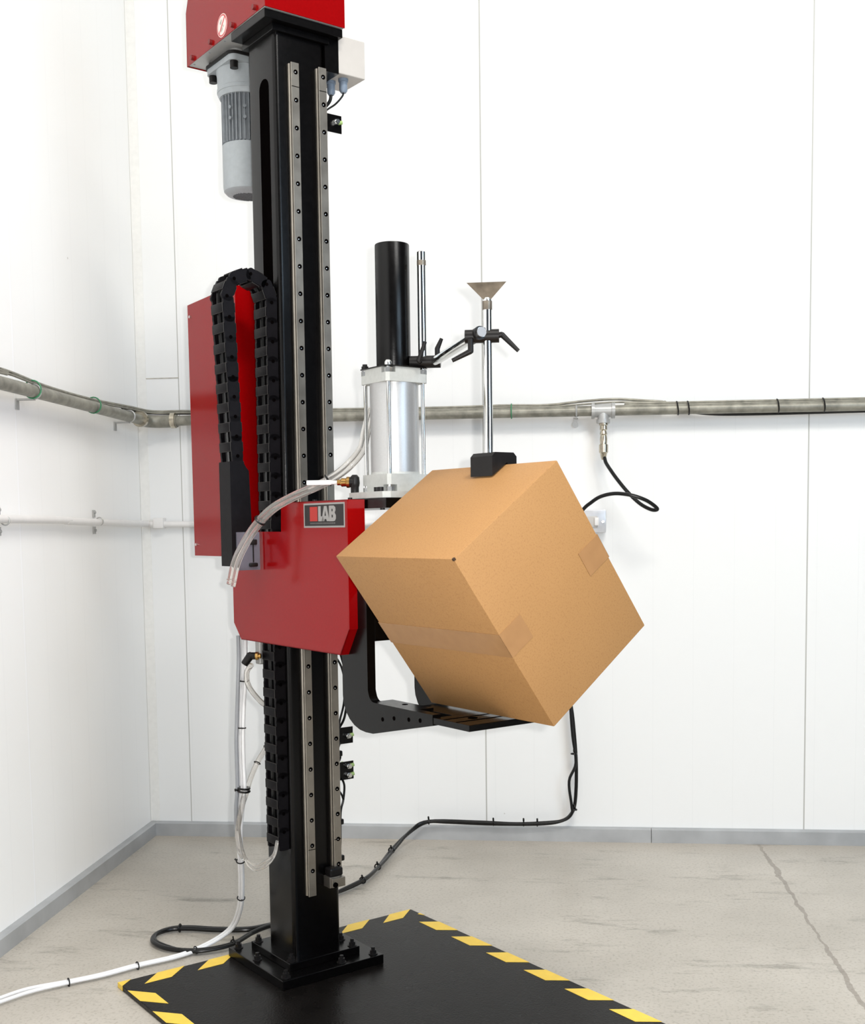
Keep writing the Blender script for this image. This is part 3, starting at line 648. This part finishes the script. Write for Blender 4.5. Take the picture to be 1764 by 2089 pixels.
# chain end bracket: black angle, grey mounting plate with adjusting slot
bm = nb()
add_prism(bm, [(-0.192, 1.198), (-0.160, 1.198), (-0.152, 1.185), (-0.146, 1.178), (-0.142, 1.05), (-0.142, 0.967), (-0.192, 0.967)], YC0 - 0.004, YC0 - 0.001, 'y')
add_box(bm, -0.192, -0.188, YC0 - 0.001, 0.0, 0.967, 1.198)
cbk = finish('chain_end_bracket', bm, PLASTIC, R)
bm = nb(); add_box(bm, -0.182, -0.126, -0.058, -0.051, 0.958, 1.0425); cpl = finish('chain_mount_plate', bm, mat('grey_mount_plate', (0.13, 0.13, 0.16), 0.4, metal=0.2), R)
bm = nb(); add_box(bm, -0.144, -0.1415, -0.060, -0.058, 0.975, 1.033); add_box(bm, -0.151, -0.134, -0.063, -0.058, 1.014, 1.026, 0.002); add_box(bm, -0.155, -0.133, -0.064, -0.058, 0.965, 0.974, 0.003); finish('adjusting_screw', bm, BLKMAT, cpl, True)

# carriage: red cover with nameplate
XL = -0.12
bm = nb()
zt = 1.1055
side = [(-0.419, zt), (-0.1525, zt), (-0.1525, 1.0425), (0.095, 1.0435), (0.095, 0.832), (0.058, 0.7925), (-0.380, 0.7915), (-0.419, 0.846)]
# notch for the chain end
side = [(-0.419, zt), (-0.150, zt), (-0.147, 1.0425), (-0.017, 1.0430), (-0.020, 0.957), (0.092, 0.955), (0.092, 0.830), (0.056, 0.7925), (-0.384, 0.7915), (-0.419, 0.846)]
add_prism(bm, side, XL, XL + 0.002, 'x')
add_box(bm, XL, -0.079, -0.4205, -0.4185, 0.846, zt)
add_prism(bm, [(-0.419, 0.846), (-0.384, 0.7915), (-0.382, 0.793), (-0.417, 0.847)], XL, -0.079, 'x')
add_box(bm, XL, -0.079, -0.419, -0.150, zt - 0.002, zt)
add_prism(bm, [(-0.384, 0.7915), (0.056, 0.7925), (0.056, 0.7945), (-0.384, 0.7935)], XL, -0.079, 'x')
carr = finish('carriage_cover', bm, RED, R)
for y in (-0.400, -0.26):
    bm = nb(); add_cyl(bm, (-0.1, y, zt), (-0.1, y, zt + 0.004), 0.0045, n=12); finish('cover_screw', bm, BLKMAT, carr, True)
# nameplate
def npu(u): return -0.249 - u
def tile(bm, u0, u1, v0, v1, d, mi): add_box(bm, XL - d, XL - d + 0.0006, npu(u1), npu(u0), 1.1008 - v1, 1.1008 - v0, mi=mi)
bm = nb(); tile(bm, 0, 0.163, 0, 0.0505, 0.0008, 1); tile(bm, 0.0045, 0.159, 0.0035, 0.0468, 0.0011, 0)
npl = finish('nameplate', bm, [LABBK, LABGR], R)
bm = nb(); tile(bm, 0.0265, 0.0570, 0.0075, 0.0372, 0.0014, 0); finish('logo_block', bm, LABRD, npl)
def letter(polys, holes):
    bm = nb()
    for p in polys: add_prism(bm, [(npu(u), 1.1008 - v) for u, v in p], XL - 0.0014, XL - 0.0010, 'x', 0)
    for p in holes: add_prism(bm, [(npu(u), 1.1008 - v) for u, v in p], XL - 0.0016, XL - 0.0012, 'x', 1)
    return finish('letter', bm, [LABGR, LABBK], npl)
u0 = 0.0605
letter([[(u0, .0065), (u0 + .010, .0065), (u0 + .010, .0275), (u0 + .020, .0275), (u0 + .022, .0375), (u0, .0375)]], [])
a0 = 0.0760
letter([[(a0 + .008, .0065), (a0 + .018, .0065), (a0 + .029, .0375), (a0 + .0185, .0375), (a0 + .016, .0330), (a0 + .010, .0330), (a0 + .0075, .0375), (a0 - .003, .0375)]], [[(a0 + .0130, .016), (a0 + .0158, .0265), (a0 + .0102, .0265)]])
b0_ = 0.1035
letter([[(b0_, .0062), (b0_ + .018, .0062), (b0_ + .0245, .0095), (b0_ + .0255, .0155), (b0_ + .022, .0205), (b0_ + .0265, .0260), (b0_ + .0265, .0325), (b0_ + .0225, .0370), (b0_ + .016, .0378), (b0_, .0378)]],
       [[(b0_ + .0105, .0125), (b0_ + .0145, .0130), (b0_ + .0145, .0175), (b0_ + .0105, .0178)], [(b0_ + .0105, .0245), (b0_ + .0150, .0250), (b0_ + .0150, .0300), (b0_ + .0105, .0305)]])
bm = nb()
u = 0.027
while u < 0.126:
    wv = random.uniform(0.003, 0.0062); tile(bm, u, min(u + wv, 0.128), 0.0402, 0.0430, 0.0013, 0); u += wv + 0.0012
finish('small_print', bm, mat('faded_print', (0.10, 0.095, 0.09), 0.5), npl)

# carriage body on the rails (black) and the beam carrying the cylinder
bm = nb(); add_box(bm, -0.078, 0.078, -0.108, -0.093, 0.80, 1.095, 0.001); body = finish('carriage_plate', bm, BLACK, R)
for xc in (-0.0215, 0.0490):
    for zc in (0.86, 1.04):
        bm = nb(); add_box(bm, xc - 0.021, xc + 0.021, -0.0925, -0.067, zc - 0.035, zc + 0.035, 0.002); finish('rail_block', bm, STEEL, body)
bm = nb(); add_box(bm, -0.075, 0.075, -0.492, -0.108, 1.0875, 1.1075, 0.001)
beam = finish('cylinder_beam', bm, BLACK, R)
for x, y in ((-0.052, -0.445), (0.052, -0.445)):
    bm = nb(); add_cyl(bm, (x, y, 1.0875), (x, y, 1.0845), 0.005, n=14); finish('beam_screw', bm, BLKMAT, beam, True)
bm = nb(); add_box(bm, -0.078, 0.078, -0.36, -0.108, 0.83, 0.93, 0.001); finish('lower_beam', bm, BLACK, R)
# swing-arm cross plate and arms
bm = nb(); add_box(bm, -0.080, 0.080, -0.452, -0.36, 0.822, 0.945, 0.001)
cp = finish('arm_cross_plate', bm, BLACK, R)
for x in (-0.055, -0.0505):
    bm = nb(); add_cyl(bm, (x, -0.452, 0.848), (x, -0.4545, 0.848), 0.0016, n=10); finish('pin_head', bm, STEEL, cp, True)
arm_poly = [(-0.358, 0.955)]
arm_poly += [(-0.358, 0.705)]
for i in range(7):
    a = PI * i / 12; arm_poly.append((-0.358 - 0.085 * (1 - math.cos(a)), 0.705 - 0.066 * math.sin(a)))
arm_poly += [(-0.470, 0.6395), (-0.672, 0.6820), (-0.672, 0.7025), (-0.475, 0.7025)]
for i in range(1, 6):
    a = PI / 2 * i / 6; arm_poly.append((-0.475 + 0.020 * math.sin(a) * 1.0, 0.7025 + 0.020 * (1 - math.cos(a))))
arm_poly += [(-0.453, 0.725), (-0.453, 0.955)]
for x0, x1 in ((-0.10, -0.081), (0.081, 0.10)):
    bm = nb(); add_prism(bm, arm_poly, x0, x1, 'x'); arm = finish('swing_arm', bm, BLACK, R)
    s = 1 if x0 < 0 else -1
    bm = nb(); xa, xb = sorted((x1 - 0.001, x1 + 0.036)) if x0 < 0 else sorted((x0 + 0.001, x0 - 0.036))
    add_box(bm, xa, xb, -0.60, -0.46, 0.690, 0.7020, 0.0005); fl_ = finish('arm_flange', bm, BLACK, arm)
    bm = nb(); add_cyl(bm, ((xa + xb) / 2, -0.53, 0.7020), ((xa + xb) / 2, -0.53, 0.7024), 0.006, n=16); finish('flange_hole', bm, DARKHOLE, arm, True)
    if x0 < 0:
        for y, z in ((-0.505, 0.673), (-0.545, 0.680), (-0.595, 0.684), (-0.632, 0.687)):
            bm = nb(); add_cyl(bm, (x0, y, z), (x0 - 0.0006, y, z), 0.0042, n=16); finish('arm_hole', bm, DARKHOLE, arm, True)
bm = nb(); add_box(bm, -0.10, 0.10, -0.782, -0.674, 0.6855, 0.6975, 0.001); add_box(bm, -0.055, 0.055, -0.674, -0.540, 0.6855, 0.6975, 0.0005)
plt = finish('drop_platform', bm, BLACK, R)
for y in (-0.705, -0.742):
    bm = nb(); add_box(bm, -0.098, 0.098, y - 0.002, y + 0.002, 0.6974, 0.6980); finish('platform_groove', bm, DARKHOLE, plt)
bm = nb(); add_cyl(bm, (-0.045, -0.722, 0.6975), (-0.045, -0.722, 0.6981), 0.009, n=18); finish('platform_hole', bm, DARKHOLE, plt, True)

# pneumatic cylinder
cy = -0.416
bm = nb()
def notched(h, c, k):
    """square with small step cut-outs at the corners, centre c"""
    q = [(h, h - k), (h - k, h - k), (h - k, h), (-h + k, h), (-h + k, h - k), (-h, h - k), (-h, -h + k), (-h + k, -h + k), (-h + k, -h), (h - k, -h), (h - k, -h + k), (h, -h + k)]
    return [(x + c[0], y + c[1]) for x, y in q]
def csq(h, c, k):
    q = [(h, h - k), (h - k, h), (-h + k, h), (-h, h - k), (-h, -h + k), (-h + k, -h), (h - k, -h), (h, -h + k)]
    return [(x + c[0], y + c[1]) for x, y in q]
add_lathe(bm, (0, cy, 0), [(0.0495, 1.1345), (0.0495, 1.1345), (0.0495, 1.340), (0.0495, 1.340)], 64)
barrel = finish('cylinder_barrel', bm, BRUSH, R, True)
bm = nb(); add_prism(bm, csq(0.0500, (0, cy), 0.006), 1.1345, 1.156, 'z'); add_prism(bm, notched(0.0500, (0, cy), 0.020), 1.1205, 1.1345, 'z'); add_lathe(bm, (0, cy, 0), [(0.0500, 1.156), (0.0497, 1.1605)], 48); finish('lower_end_cap', bm, CAST, barrel, True, 30)
bm = nb(); add_prism(bm, csq(0.0500, (0, cy), 0.006), 1.3385, 1.356, 'z'); add_prism(bm, notched(0.0500, (0, cy), 0.020), 1.356, 1.3675, 'z'); finish('upper_end_cap', bm, CAST, barrel, True, 30)
bm = nb(); add_prism(bm, csq(0.0735, (0, cy), 0.012), 1.1080, 1.1205, 'z'); finish('mounting_flange', bm, CAST, barrel)
for sx in (-1, 1):
    for sy_ in (-1, 1):
        x, y = sx * 0.0418, cy + sy_ * 0.0418
        bm = nb(); add_cyl(bm, (x, y, 1.121), (x, y, 1.374), 0.0040, n=16); tr = finish('tie_rod', bm, CHROME, barrel, True)
        bm = nb(); add_hex(bm, (x, y, 1.1206), 0.0085, 0.0095, rot=0.3); finish('tie_rod_nut', bm, STEEL, barrel)
        bm = nb(); add_hex(bm, (x, y, 1.3560), 0.0085, 0.0095, rot=0.3); finish('tie_rod_nut', bm, STEEL, barrel)
for x in (-0.019, -0.026):
    pass
bm = nb(); add_cyl(bm, (-0.063, cy - 0.026, 1.1205), (-0.063, cy - 0.026, 1.1295), 0.006, n=16); add_cyl(bm, (-0.063, cy - 0.040, 1.1205), (-0.063, cy - 0.040, 1.1295), 0.006, n=16)
finish('flange_screw', bm, BLKMAT, barrel, True)
# thin cover plate + black dust tube on top
bm = nb(); add_prism(bm, csq(0.0530, (0, cy), 0.010), 1.3677, 1.3697, 'z'); tp = finish('tube_base_plate', bm, BLACK, R)
bm = nb(); add_hex(bm, (-0.043, cy + 0.041, 1.3697), 0.008, 0.006); add_cyl(bm, (-0.043, cy + 0.041, 1.3757), (-0.043, cy + 0.041, 1.380), 0.005, n=12)
finish('plate_nut', bm, BLKMAT, tp)
bm = nb(); add_lathe(bm, (-0.0418, cy - 0.0418, 1.3697), [(0.0075, 0), (0.0075, 0.006), (0.005, 0.010), (0.001, 0.012)], 16); finish('dome_nut', bm, STEEL, tp, True)
bm = nb(); n = 48; add_lathe(bm, (0, cy, 0), [(0.0345, 1.3697), (0.0349, 1.372), (0.0349, 1.614), (0.0343, 1.6155), (0.0322, 1.6155), (0.0318, 1.613), (0.0318, 1.50)], n)
finish('dust_tube', bm, BLACK, R, True)
# stand rod on the right tie-rod corner
rx, ry_ = 0.0420, -0.4585
bm = nb(); add_cyl(bm, (rx, ry_, 1.3697), (rx, ry_, 1.5985), 0.0090, n=28); add_cyl(bm, (rx, ry_, 1.5985), (rx, ry_, 1.5995), 0.0090, 0.0080, n=28)
sr = finish('stand_rod', bm, CHROME, R, True)
bm = nb(); add_cyl(bm, (rx, ry_, 1.572), (rx, ry_, 1.582), 0.0092, n=28); finish('rod_mark', bm, RUST, sr, True)
# clamps, cross arm, foot rod
fx, fy = 0.0, -0.7195
c1 = Vector((rx, ry_, 1.386)); c2 = Vector((fx, fy, 1.392))
def clamp_body(cen, d, L_, r):
    bm = nb(); d = Vector(d).normalized(); add_cyl(bm, cen - d * L_ / 2, cen + d * L_ / 2, r, n=24)
    return bm
cz1 = 1.3845
A0 = Vector((rx + 0.0, ry_ - 0.028, 1.3815)); A1 = Vector((fx + 0.006, fy + 0.012, 1.396))
camx = Vector((math.cos(-MY), math.sin(-MY), 0))   # world x in machine frame
bm = clamp_body(Vector((rx + 0.002, ry_ - 0.006, 1.381)), camx, 0.062, 0.0125); cl1 = finish('lower_clamp', bm, BLKMAT, R, True)
bm = nb()
B0 = Vector((rx, ry_, 1.381)) + camx * 0.018 + Vector((0, -0.012, 0)); B1 = Vector((fx, fy, 1.398)) - camx * 0.008 + Vector((-0.014, -0.012, 0))
add_cyl(bm, B0, B1 + (B1 - B0).normalized() * 0.002, 0.0090, n=28); ca = finish('cross_arm', bm, CHROME, R, True)
bm = nb(); qd = (B1 - B0).normalized(); add_cyl(bm, B1 + qd * 0.002, B1 + qd * 0.0035, 0.0088, n=28); finish('arm_end_cap', bm, GCABLE, ca, True)
bm = clamp_body(Vector((fx, fy, 1.3935)) - camx * 0.010, camx, 0.062, 0.0122)
dd = (B1 - B0).normalized(); add_cyl(bm, B1 - dd * 0.050, B1 - dd * 0.004, 0.0122, n=24)
cl2 = finish('upper_clamp', bm, BLKMAT, R, True)
def handle(p0, p1, p2, parent):
    bm = nb(); add_cyl(bm, p0, p1, 0.0052, n=14); add_cyl(bm, p1, p2, 0.0052, 0.0036, n=14); add_lathe(bm, p1, [(0.0001, -0.0052), (0.0045, -0.003), (0.0052, 0), (0.0045, 0.003), (0.0001, 0.0052)], 12)
    finish('clamp_lever', bm, BLKMAT, parent, True)
up = Vector((0, 0, 1)); fw = Vector((-math.sin(MY) * 1.0, -math.cos(MY), 0))
fw = Vector((math.sin(-MY) * 1.0, -math.cos(-MY), 0))   # towards the camera side in machine frame
k1 = Vector((rx, ry_, 1.381))
handle(k1 + fw * 0.010 - camx * 0.004, k1 + fw * 0.030 - camx * 0.004, k1 + fw * 0.032 + camx * 0.009 + up * 0.036, cl1)
k1b = k1 + camx * 0.030
handle(k1b + up * 0.010, k1b + up * 0.026, k1b + camx * 0.009 + up * 0.046, cl1)
k2 = Vector((fx, fy, 1.3935))
handle(k2 + camx * 0.016, k2 + camx * 0.026 + up * 0.002, k2 + camx * 0.056 - up * 0.028, cl2)
k2b = k2 - camx * 0.030 + fw * 0.012
handle(k2b - up * 0.006, k2b - up * 0.028, k2b - camx * 0.034 - up * 0.044, cl2)
bm = nb(); add_cyl(bm, (fx, fy, 1.178), (fx, fy, 1.456), 0.0086, n=28); fr_ = finish('foot_rod', bm, CHROME, R, True)
bm = nb(); add_cyl(bm, (fx, fy, 1.440), (fx, fy, 1.4555), 0.0089, n=28); finish('rod_band', bm, RUST, fr_, True)
# inverted pyramid corner cup on the rod's top
bm = nb(); T = []; T2 = []; Rr = 0.0415; n = 3
for i in range(3):
    a = math.atan2(fw.y, fw.x) + PI / 3 + i * 2 * PI / 3
    T.append(Vector((fx + Rr * math.cos(a), fy + Rr * math.sin(a), 1.4855)))
    T2.append(Vector((fx + 0.0085 * math.cos(a), fy + 0.0085 * math.sin(a), 1.4585)))
apx = Vector((fx, fy, 1.4585))
vo = [bm.verts.new(v) for v in T]; vi = [bm.verts.new(v + (apx - v) * 0.05 + Vector((0, 0, 0.0004))) for v in T]
bo = [bm.verts.new(v) for v in T2]; bi = [bm.verts.new(v * 1.0 + Vector((0, 0, 0.002))) for v in T2]
for i in range(3):
    j = (i + 1) % 3
    bm.faces.new((vo[i], vo[j], bo[j], bo[i])); bm.faces.new((vi[i], bi[i], bi[j], vi[j])); bm.faces.new((vo[i], vi[i], vi[j], vo[j]))
bm.faces.new(bo); bm.faces.new(bi)
finish('corner_cup', bm, RUST, R)
bm = nb(); add_lathe(bm, (fx, fy, 1.452), [(0.0088, 0), (0.0088, 0.004), (0.0070, 0.0095)], 20); finish('cup_collar', bm, STEEL, fr_, True)
# V-grooved foot on the carton edge
bm = nb(); ez = 1.1625
prof = [(-0.0285, 1.144), (-0.0285, 1.1745), (-0.0215, 1.1815), (0.0215, 1.1815), (0.0285, 1.1745), (0.0285, 1.144), (0.0145, 1.144), (0.003, ez + 0.0008), (-0.0145, 1.1475 + 0.0), (-0.0200, 1.144)]
prof = [(-0.0285, 1.1390), (-0.0285, 1.1745), (-0.0215, 1.1815), (0.0215, 1.1815), (0.0285, 1.1745), (0.0285, 1.1390), (0.0225, 1.1390), (0.0060, ez + 0.0004), (0.0035, ez + 0.0004)]
# slopes of the groove follow the carton's two top faces
prof = [(-0.0285, 1.1392), (-0.0285, 1.1745), (-0.0215, 1.1815), (0.0215, 1.1815), (0.0285, 1.1745), (0.0285, 1.1335), (0.0060, ez + 0.0012)]
add_prism(bm, prof, -0.765, -0.702, 'y'); finish('pressure_foot', bm, BLKMAT, R)

# elbow fittings on the cylinder
bm = nb(); add_lathe(bm, (-0.062, -0.3585, 1.1205), [(0.0085, 0), (0.0085, 0.012), (0.0095, 0.014), (0.0105, 0.020), (0.0095, 0.032), (0.005, 0.037)], 20)
fe = finish('elbow_fitting', bm, BLKMAT, R, True)
p0 = Vector((-0.062, -0.3585, 1.1425)); dv = -camx
bm = nb()
add_cyl(bm, p0, p0 + dv * 0.012, 0.0105, n=20, mi=0); add_lathe(bm, p0 + dv * 0.010, [(0.0115, 0), (0.0115, 0.006), (0.0085, 0.008), (0.0090, 0.017), (0.0060, 0.020), (0.0060, 0.026)], 20, 1, dv)
finish('fitting_nut', bm, [BLKMAT, BRASS], fe, True)
bm = nb(); q = p0 + dv * 0.034
add_tube(bm, [q, q + dv * 0.015, q + dv * 0.032 + Vector((0, 0, 0.001)), Vector((-0.098, -0.262, 1.142)), Vector((-0.100, -0.235, 1.140))], 0.0040, 10); finish('fitting_tube', bm, WCABLE, fe, True)
bm = nb(); add_box(bm, -0.026, 0.026, -0.006, 0.006, -0.005, 0.005, 0.002, mtx=Matrix.Translation(q + dv * 0.040) @ Matrix.Rotation(-MY, 4, 'Z')); finish('inline_connector', bm, PAINTW, fe, True)

# rear exhaust elbow low on the left of the carriage
bm = nb(); e0 = Vector((-0.125, 0.030, 0.756)) + camx * 0.026
add_cyl(bm, e0, e0 - camx * 0.016, 0.0085, 0.0085, 16); add_cyl(bm, e0 - camx * 0.012 + up * 0.002, e0 - camx * 0.028 - up * 0.019, 0.0098, 0.0085, 16); add_lathe(bm, e0 - camx * 0.014, [(0.0001, -0.0095), (0.007, -0.007), (0.0095, 0), (0.007, 0.007), (0.0001, 0.0095)], 14)
ef = finish('exhaust_elbow', bm, BLKMAT, R, True)
bm = nb(); add_cyl(bm, e0 + camx * 0.006, e0 + camx * 0.0, 0.0095, n=16); add_cyl(bm, e0 + camx * 0.012, e0 + camx * 0.006, 0.006, n=16); finish('brass_thread', bm, BRASS, ef, True)
bm = nb(); add_box(bm, -0.097, -0.078, 0.012, 0.034, 0.735, 0.800, 0.003); finish('valve_block', bm, ZINCP, R)

# ---------------------------------------------------------------- carton
H36 = math.radians(36.0)
cen = W(0.002, -0.7165, 0.930)
bm = nb(); hx, hy, hz = 0.2787 / 2, 0.3630 / 2, 0.3680 / 2
add_box(bm, -hx, hx, -hy, hy, -hz, hz, 0.0022, seg=2)
carton = finish('carton', bm, CARD, None, True, 30)
# box local x -> (0.809,0,0.588), box local z -> (-0.588,0,0.809) in the machine frame
carton.rotation_euler = (Matrix.Rotation(MY, 4, 'Z') @ Matrix.Rotation(-H36, 4, 'Y')).to_euler()
carton.location = cen
tag(carton, 'plain brown cardboard carton balanced on its lower edge on the black drop platform', 'box')
bm = nb()   # clear tape along the seam of the narrow ends, turned onto the neighbouring faces
tw = 0.025; e_ = 0.0004
for s in (-1, 1):
    add_box(bm, s * (hx + e_) - e_, s * (hx + e_) + e_, -hy - 2 * e_, hy + 2 * e_, -tw, tw)
    for q in (-1, 1):
        x0, x1 = sorted((s * (hx + 2 * e_), s * (hx - 0.056))); add_box(bm, x0, x1, q * (hy + e_) - e_, q * (hy + e_) + e_, -tw, tw)
finish('packing_tape', bm, TAPE, carton)
bm = nb()   # joint lines of the flaps at the ends
for s in (-1, 1): add_box(bm, s * (hx + 0.0001) - 0.0001, s * (hx + 0.0001) + 0.0001, -hy + 0.003, hy - 0.003, -0.0006, 0.0006)
finish('flap_seam', bm, mat('cardboard_edge', (0.22, 0.12, 0.05), 0.8), carton)
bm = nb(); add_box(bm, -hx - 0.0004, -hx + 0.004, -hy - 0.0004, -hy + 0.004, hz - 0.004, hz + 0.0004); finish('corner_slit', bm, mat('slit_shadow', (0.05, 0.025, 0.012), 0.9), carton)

# ---------------------------------------------------------------- loose hoses and cables
def P(L): return [W(*p) for p in L]
def offs(pts, dx, dy, dz): return [Vector(p) + Vector((dx, dy, dz)) for p in pts]
c1p = [(0.020, -0.300, 1.300), (0.005, -0.300, 1.253), (-0.007, -0.302, 1.216), (-0.039, -0.307, 1.184), (-0.07, -0.299, 1.159), (-0.1, -0.278, 1.139), (-0.128, -0.223, 1.118), (-0.155, -0.174, 1.092), (-0.175, -0.132, 1.054), (-0.19, -0.101, 1.011), (-0.198, -0.08, 0.974), (-0.202, -0.063, 0.927)]
base_p = P(c1p)
for k, (dx, dz, lab) in enumerate(((-0.0042, 0.002, 'clear air hose curving over the red cover, upper of the tied pair'), (0.0052, -0.003, 'clear air hose curving over the red cover, lower of the tied pair'))):
    bm = nb(); add_tube(bm, offs(base_p, dx, 0, dz), 0.0054, 12); h = finish('clear_hose', bm, HOSE, None, True); tag(h, lab, 'hose', 'clear air hoses tied in front of the carriage')
    if k == 0:
        pp = smooth_path(base_p, 6)
        for i in (27, 46): bm = nb(); add_ring(bm, pp[i], pp[i + 1] - pp[i - 1], 0.0118, 0.0022, 18); finish('hose_tie', bm, RUBBER, h, True)
        bm = nb(); add_ring(bm, pp[-2] + Vector((0, 0, 0.002)), pp[-1] - pp[-3], 0.0105, 0.0010, 16); finish('hose_end', bm, HOSE, h, True)

wv = [(-0.724, 2.655, 0.80), (-0.722, 2.645, 0.75), (-0.723, 2.641, 0.693), (-0.727, 2.636, 0.635), (-0.729, 2.63, 0.566), (-0.728, 2.625, 0.497), (-0.726, 2.62, 0.44), (-0.735, 2.625, 0.38), (-0.741, 2.63, 0.331), (-0.744, 2.645, 0.268), (-0.753, 2.679, 0.197), (-0.768, 2.715, 0.125), (-0.800, 2.760, 0.060), (-0.838, 2.765, 0.026), (-0.885, 2.722, 0.010), (-0.927, 2.670, 0.009), (-0.995, 2.614, 0.009), (-1.056, 2.552, 0.009), (-1.119, 2.504, 0.009), (-1.188, 2.451, 0.009), (-1.23, 2.393, 0.009), (-1.285, 2.31, 0.009), (-1.32, 2.2, 0.009), (-1.335, 1.9, 0.009), (-1.335, 1.2, 0.009)]
for k, (dx, dy, dz, lab) in enumerate(((0.0045, -0.003, 0.001, 'white signal cable trailing from the carriage to the left wall, nearer strand of the pair'), (-0.0045, 0.005, 0.0, 'white signal cable trailing from the carriage to the left wall, farther strand of the pair'))):
    pts = []
    for i, p in enumerate(wv):
        sp = 1.0 + (0.9 if i in (19, 20, 21) else 0)
        pts.append(Vector(p) + Vector((dx * sp, dy * sp, dz)))
    bm = nb(); add_tube(bm, pts, 0.0043, 10); h = finish('signal_cable', bm, WCABLE, None, True); tag(h, lab, 'cable', 'white signal cables')
    if k == 0:
        pp = smooth_path([Vector(p) for p in wv], 8)
        def near(z=None, x=None):
            return min(range(2, len(pp) - 2), key=lambda i: abs(pp[i].z - z) if z is not None else abs(pp[i].x - x) + (5 if pp[i].z > 0.03 else 0))
        for i, rr in ((near(z=0.690), 0.011), (near(z=0.582), 0.009), (near(z=0.262), 0.010), (near(z=0.155), 0.009), (near(x=-0.885), 0.009), (near(x=-0.995), 0.009), (near(x=-1.119), 0.009)):
            bm = nb(); add_ring(bm, pp[i], pp[i + 1] - pp[i - 1], rr, 0.0016, 16); a, b, d = frame(pp[i + 1] - pp[i - 1])
            add_cyl(bm, pp[i] + b * rr + up * 0.0, pp[i] + b * (rr + 0.004) + up * 0.004, 0.0022, n=8); finish('cable_tie', bm, BLKMAT, h, True)
bm = nb(); add_tube(bm, [(-0.736, 2.648, 0.80), (-0.734, 2.640, 0.748), (-0.735, 2.632, 0.69), (-0.739, 2.628, 0.60), (-0.740, 2.622, 0.55), (-0.738, 2.615, 0.45), (-0.744, 2.62, 0.40), (-0.748, 2.630, 0.34)], 0.0048, 10)
tag(finish('motor_cable', bm, GCABLE, None, True), 'mid-grey cable hanging left of the column beside the white signal cables', 'cable')
el = [(-0.700, 2.627, 0.733), (-0.706, 2.610, 0.722), (-0.706, 2.604, 0.705), (-0.703, 2.603, 0.690), (-0.698, 2.625, 0.668), (-0.688, 2.662, 0.640), (-0.676, 2.702, 0.614), (-0.672, 2.715, 0.563), (-0.684, 2.691, 0.530), (-0.700, 2.658, 0.497), (-0.712, 2.633, 0.461), (-0.720, 2.620, 0.428), (-0.730, 2.614, 0.394), (-0.742, 2.618, 0.334), (-0.740, 2.630, 0.285), (-0.730, 2.634, 0.268)]
bm = nb(); add_tube(bm, el, 0.0062, 12); h = finish('clear_hose', bm, HOSE, None, True); tag(h, 'fat clear air hose hanging from the black elbow beside the lower column', 'hose')
for i, R_ in ((9.05, 0.0075), (8.1, 0.0065)):
    k = int(i); a = Vector(el[k]).lerp(Vector(el[k + 1]), i - k); bm = nb(); add_ring(bm, a, Vector(el[k + 1]) - Vector(el[k]), R_, 0.0013, 14); finish('hose_clip', bm, BLKMAT, h, True)
bm = nb(); c_ = Vector((-0.724, 2.618, 0.440))
for dz in (0.003, -0.004): add_ring(bm, c_ + Vector((0, 0, dz)), (0.1, 0, 1), 0.0135, 0.0026, 18)
add_cyl(bm, c_ + Vector((-0.012, -0.004, 0)), c_ + Vector((-0.020, -0.008, 0)), 0.0032, n=8); finish('bundle_tie', bm, RUBBER, h, True)
et = [(-0.633, 2.560, 0.330), (-0.637, 2.545, 0.304), (-0.656, 2.550, 0.280), (-0.689, 2.586, 0.257), (-0.714, 2.616, 0.256), (-0.728, 2.630, 0.270), (-0.736, 2.628, 0.30), (-0.738, 2.622, 0.35), (-0.730, 2.622, 0.41), (-0.722, 2.626, 0.44)]
for dx, dz, r_, lab in ((0, 0, 0.0038, 'thin clear tube looping out of the chain foot, outer of two'), (0.0, 0.011, 0.0034, 'thin clear tube looping out of the chain foot, inner of two')):
    bm = nb(); add_tube(bm, [Vector(p) + Vector((dx, 0, dz * (1 if 1 < i < 5 else 0.4))) for i, p in enumerate(et)], r_, 10)
    tag(finish('clear_tube', bm, HOSE, None, True), lab, 'hose', 'thin clear tubes at the chain foot')
# black cable loop lying on the floor left of the column
lp = [(-0.66, 2.98, 0.010), (-0.70, 2.94, 0.010), (-0.748, 2.905, 0.010), (-0.798, 2.872, 0.010), (-0.878, 2.866, 0.010), (-0.950, 2.872, 0.010), (-0.998, 2.862, 0.010), (-1.022, 2.825, 0.010), (-1.012, 2.772, 0.010), (-0.965, 2.730, 0.010), (-0.900, 2.716, 0.010), (-0.845, 2.730, 0.011), (-0.800, 2.762, 0.014), (-0.770, 2.820, 0.020), (-0.735, 2.875, 0.021), (-0.68, 2.94, 0.016), (-0.62, 3.02, 0.010)]
bm = nb(); add_tube(bm, lp, 0.0062, 10); h = finish('floor_cable', bm, RUBBER, None, True); tag(h, 'black cable lying in a flat loop on the concrete left of the column foot', 'cable')
bm = nb(); add_tube(bm, [Vector(p) + Vector((0.002, -0.008 if i > 8 else 0.009, 0.001)) for i, p in enumerate(lp[1:14])], 0.0045, 10); finish('second_core', bm, RUBBER, h, True)
bm = nb(); add_ring(bm, (-0.80, 2.760, 0.014), (0.6, 1, 0), 0.010, 0.002); add_cyl(bm, (-0.80, 2.76, 0.022), (-0.80, 2.757, 0.034), 0.0018, n=8); add_ring(bm, (-0.975, 2.872, 0.011), (1, 0, 0), 0.010, 0.002); finish('cable_tie', bm, RUBBER, h, True)
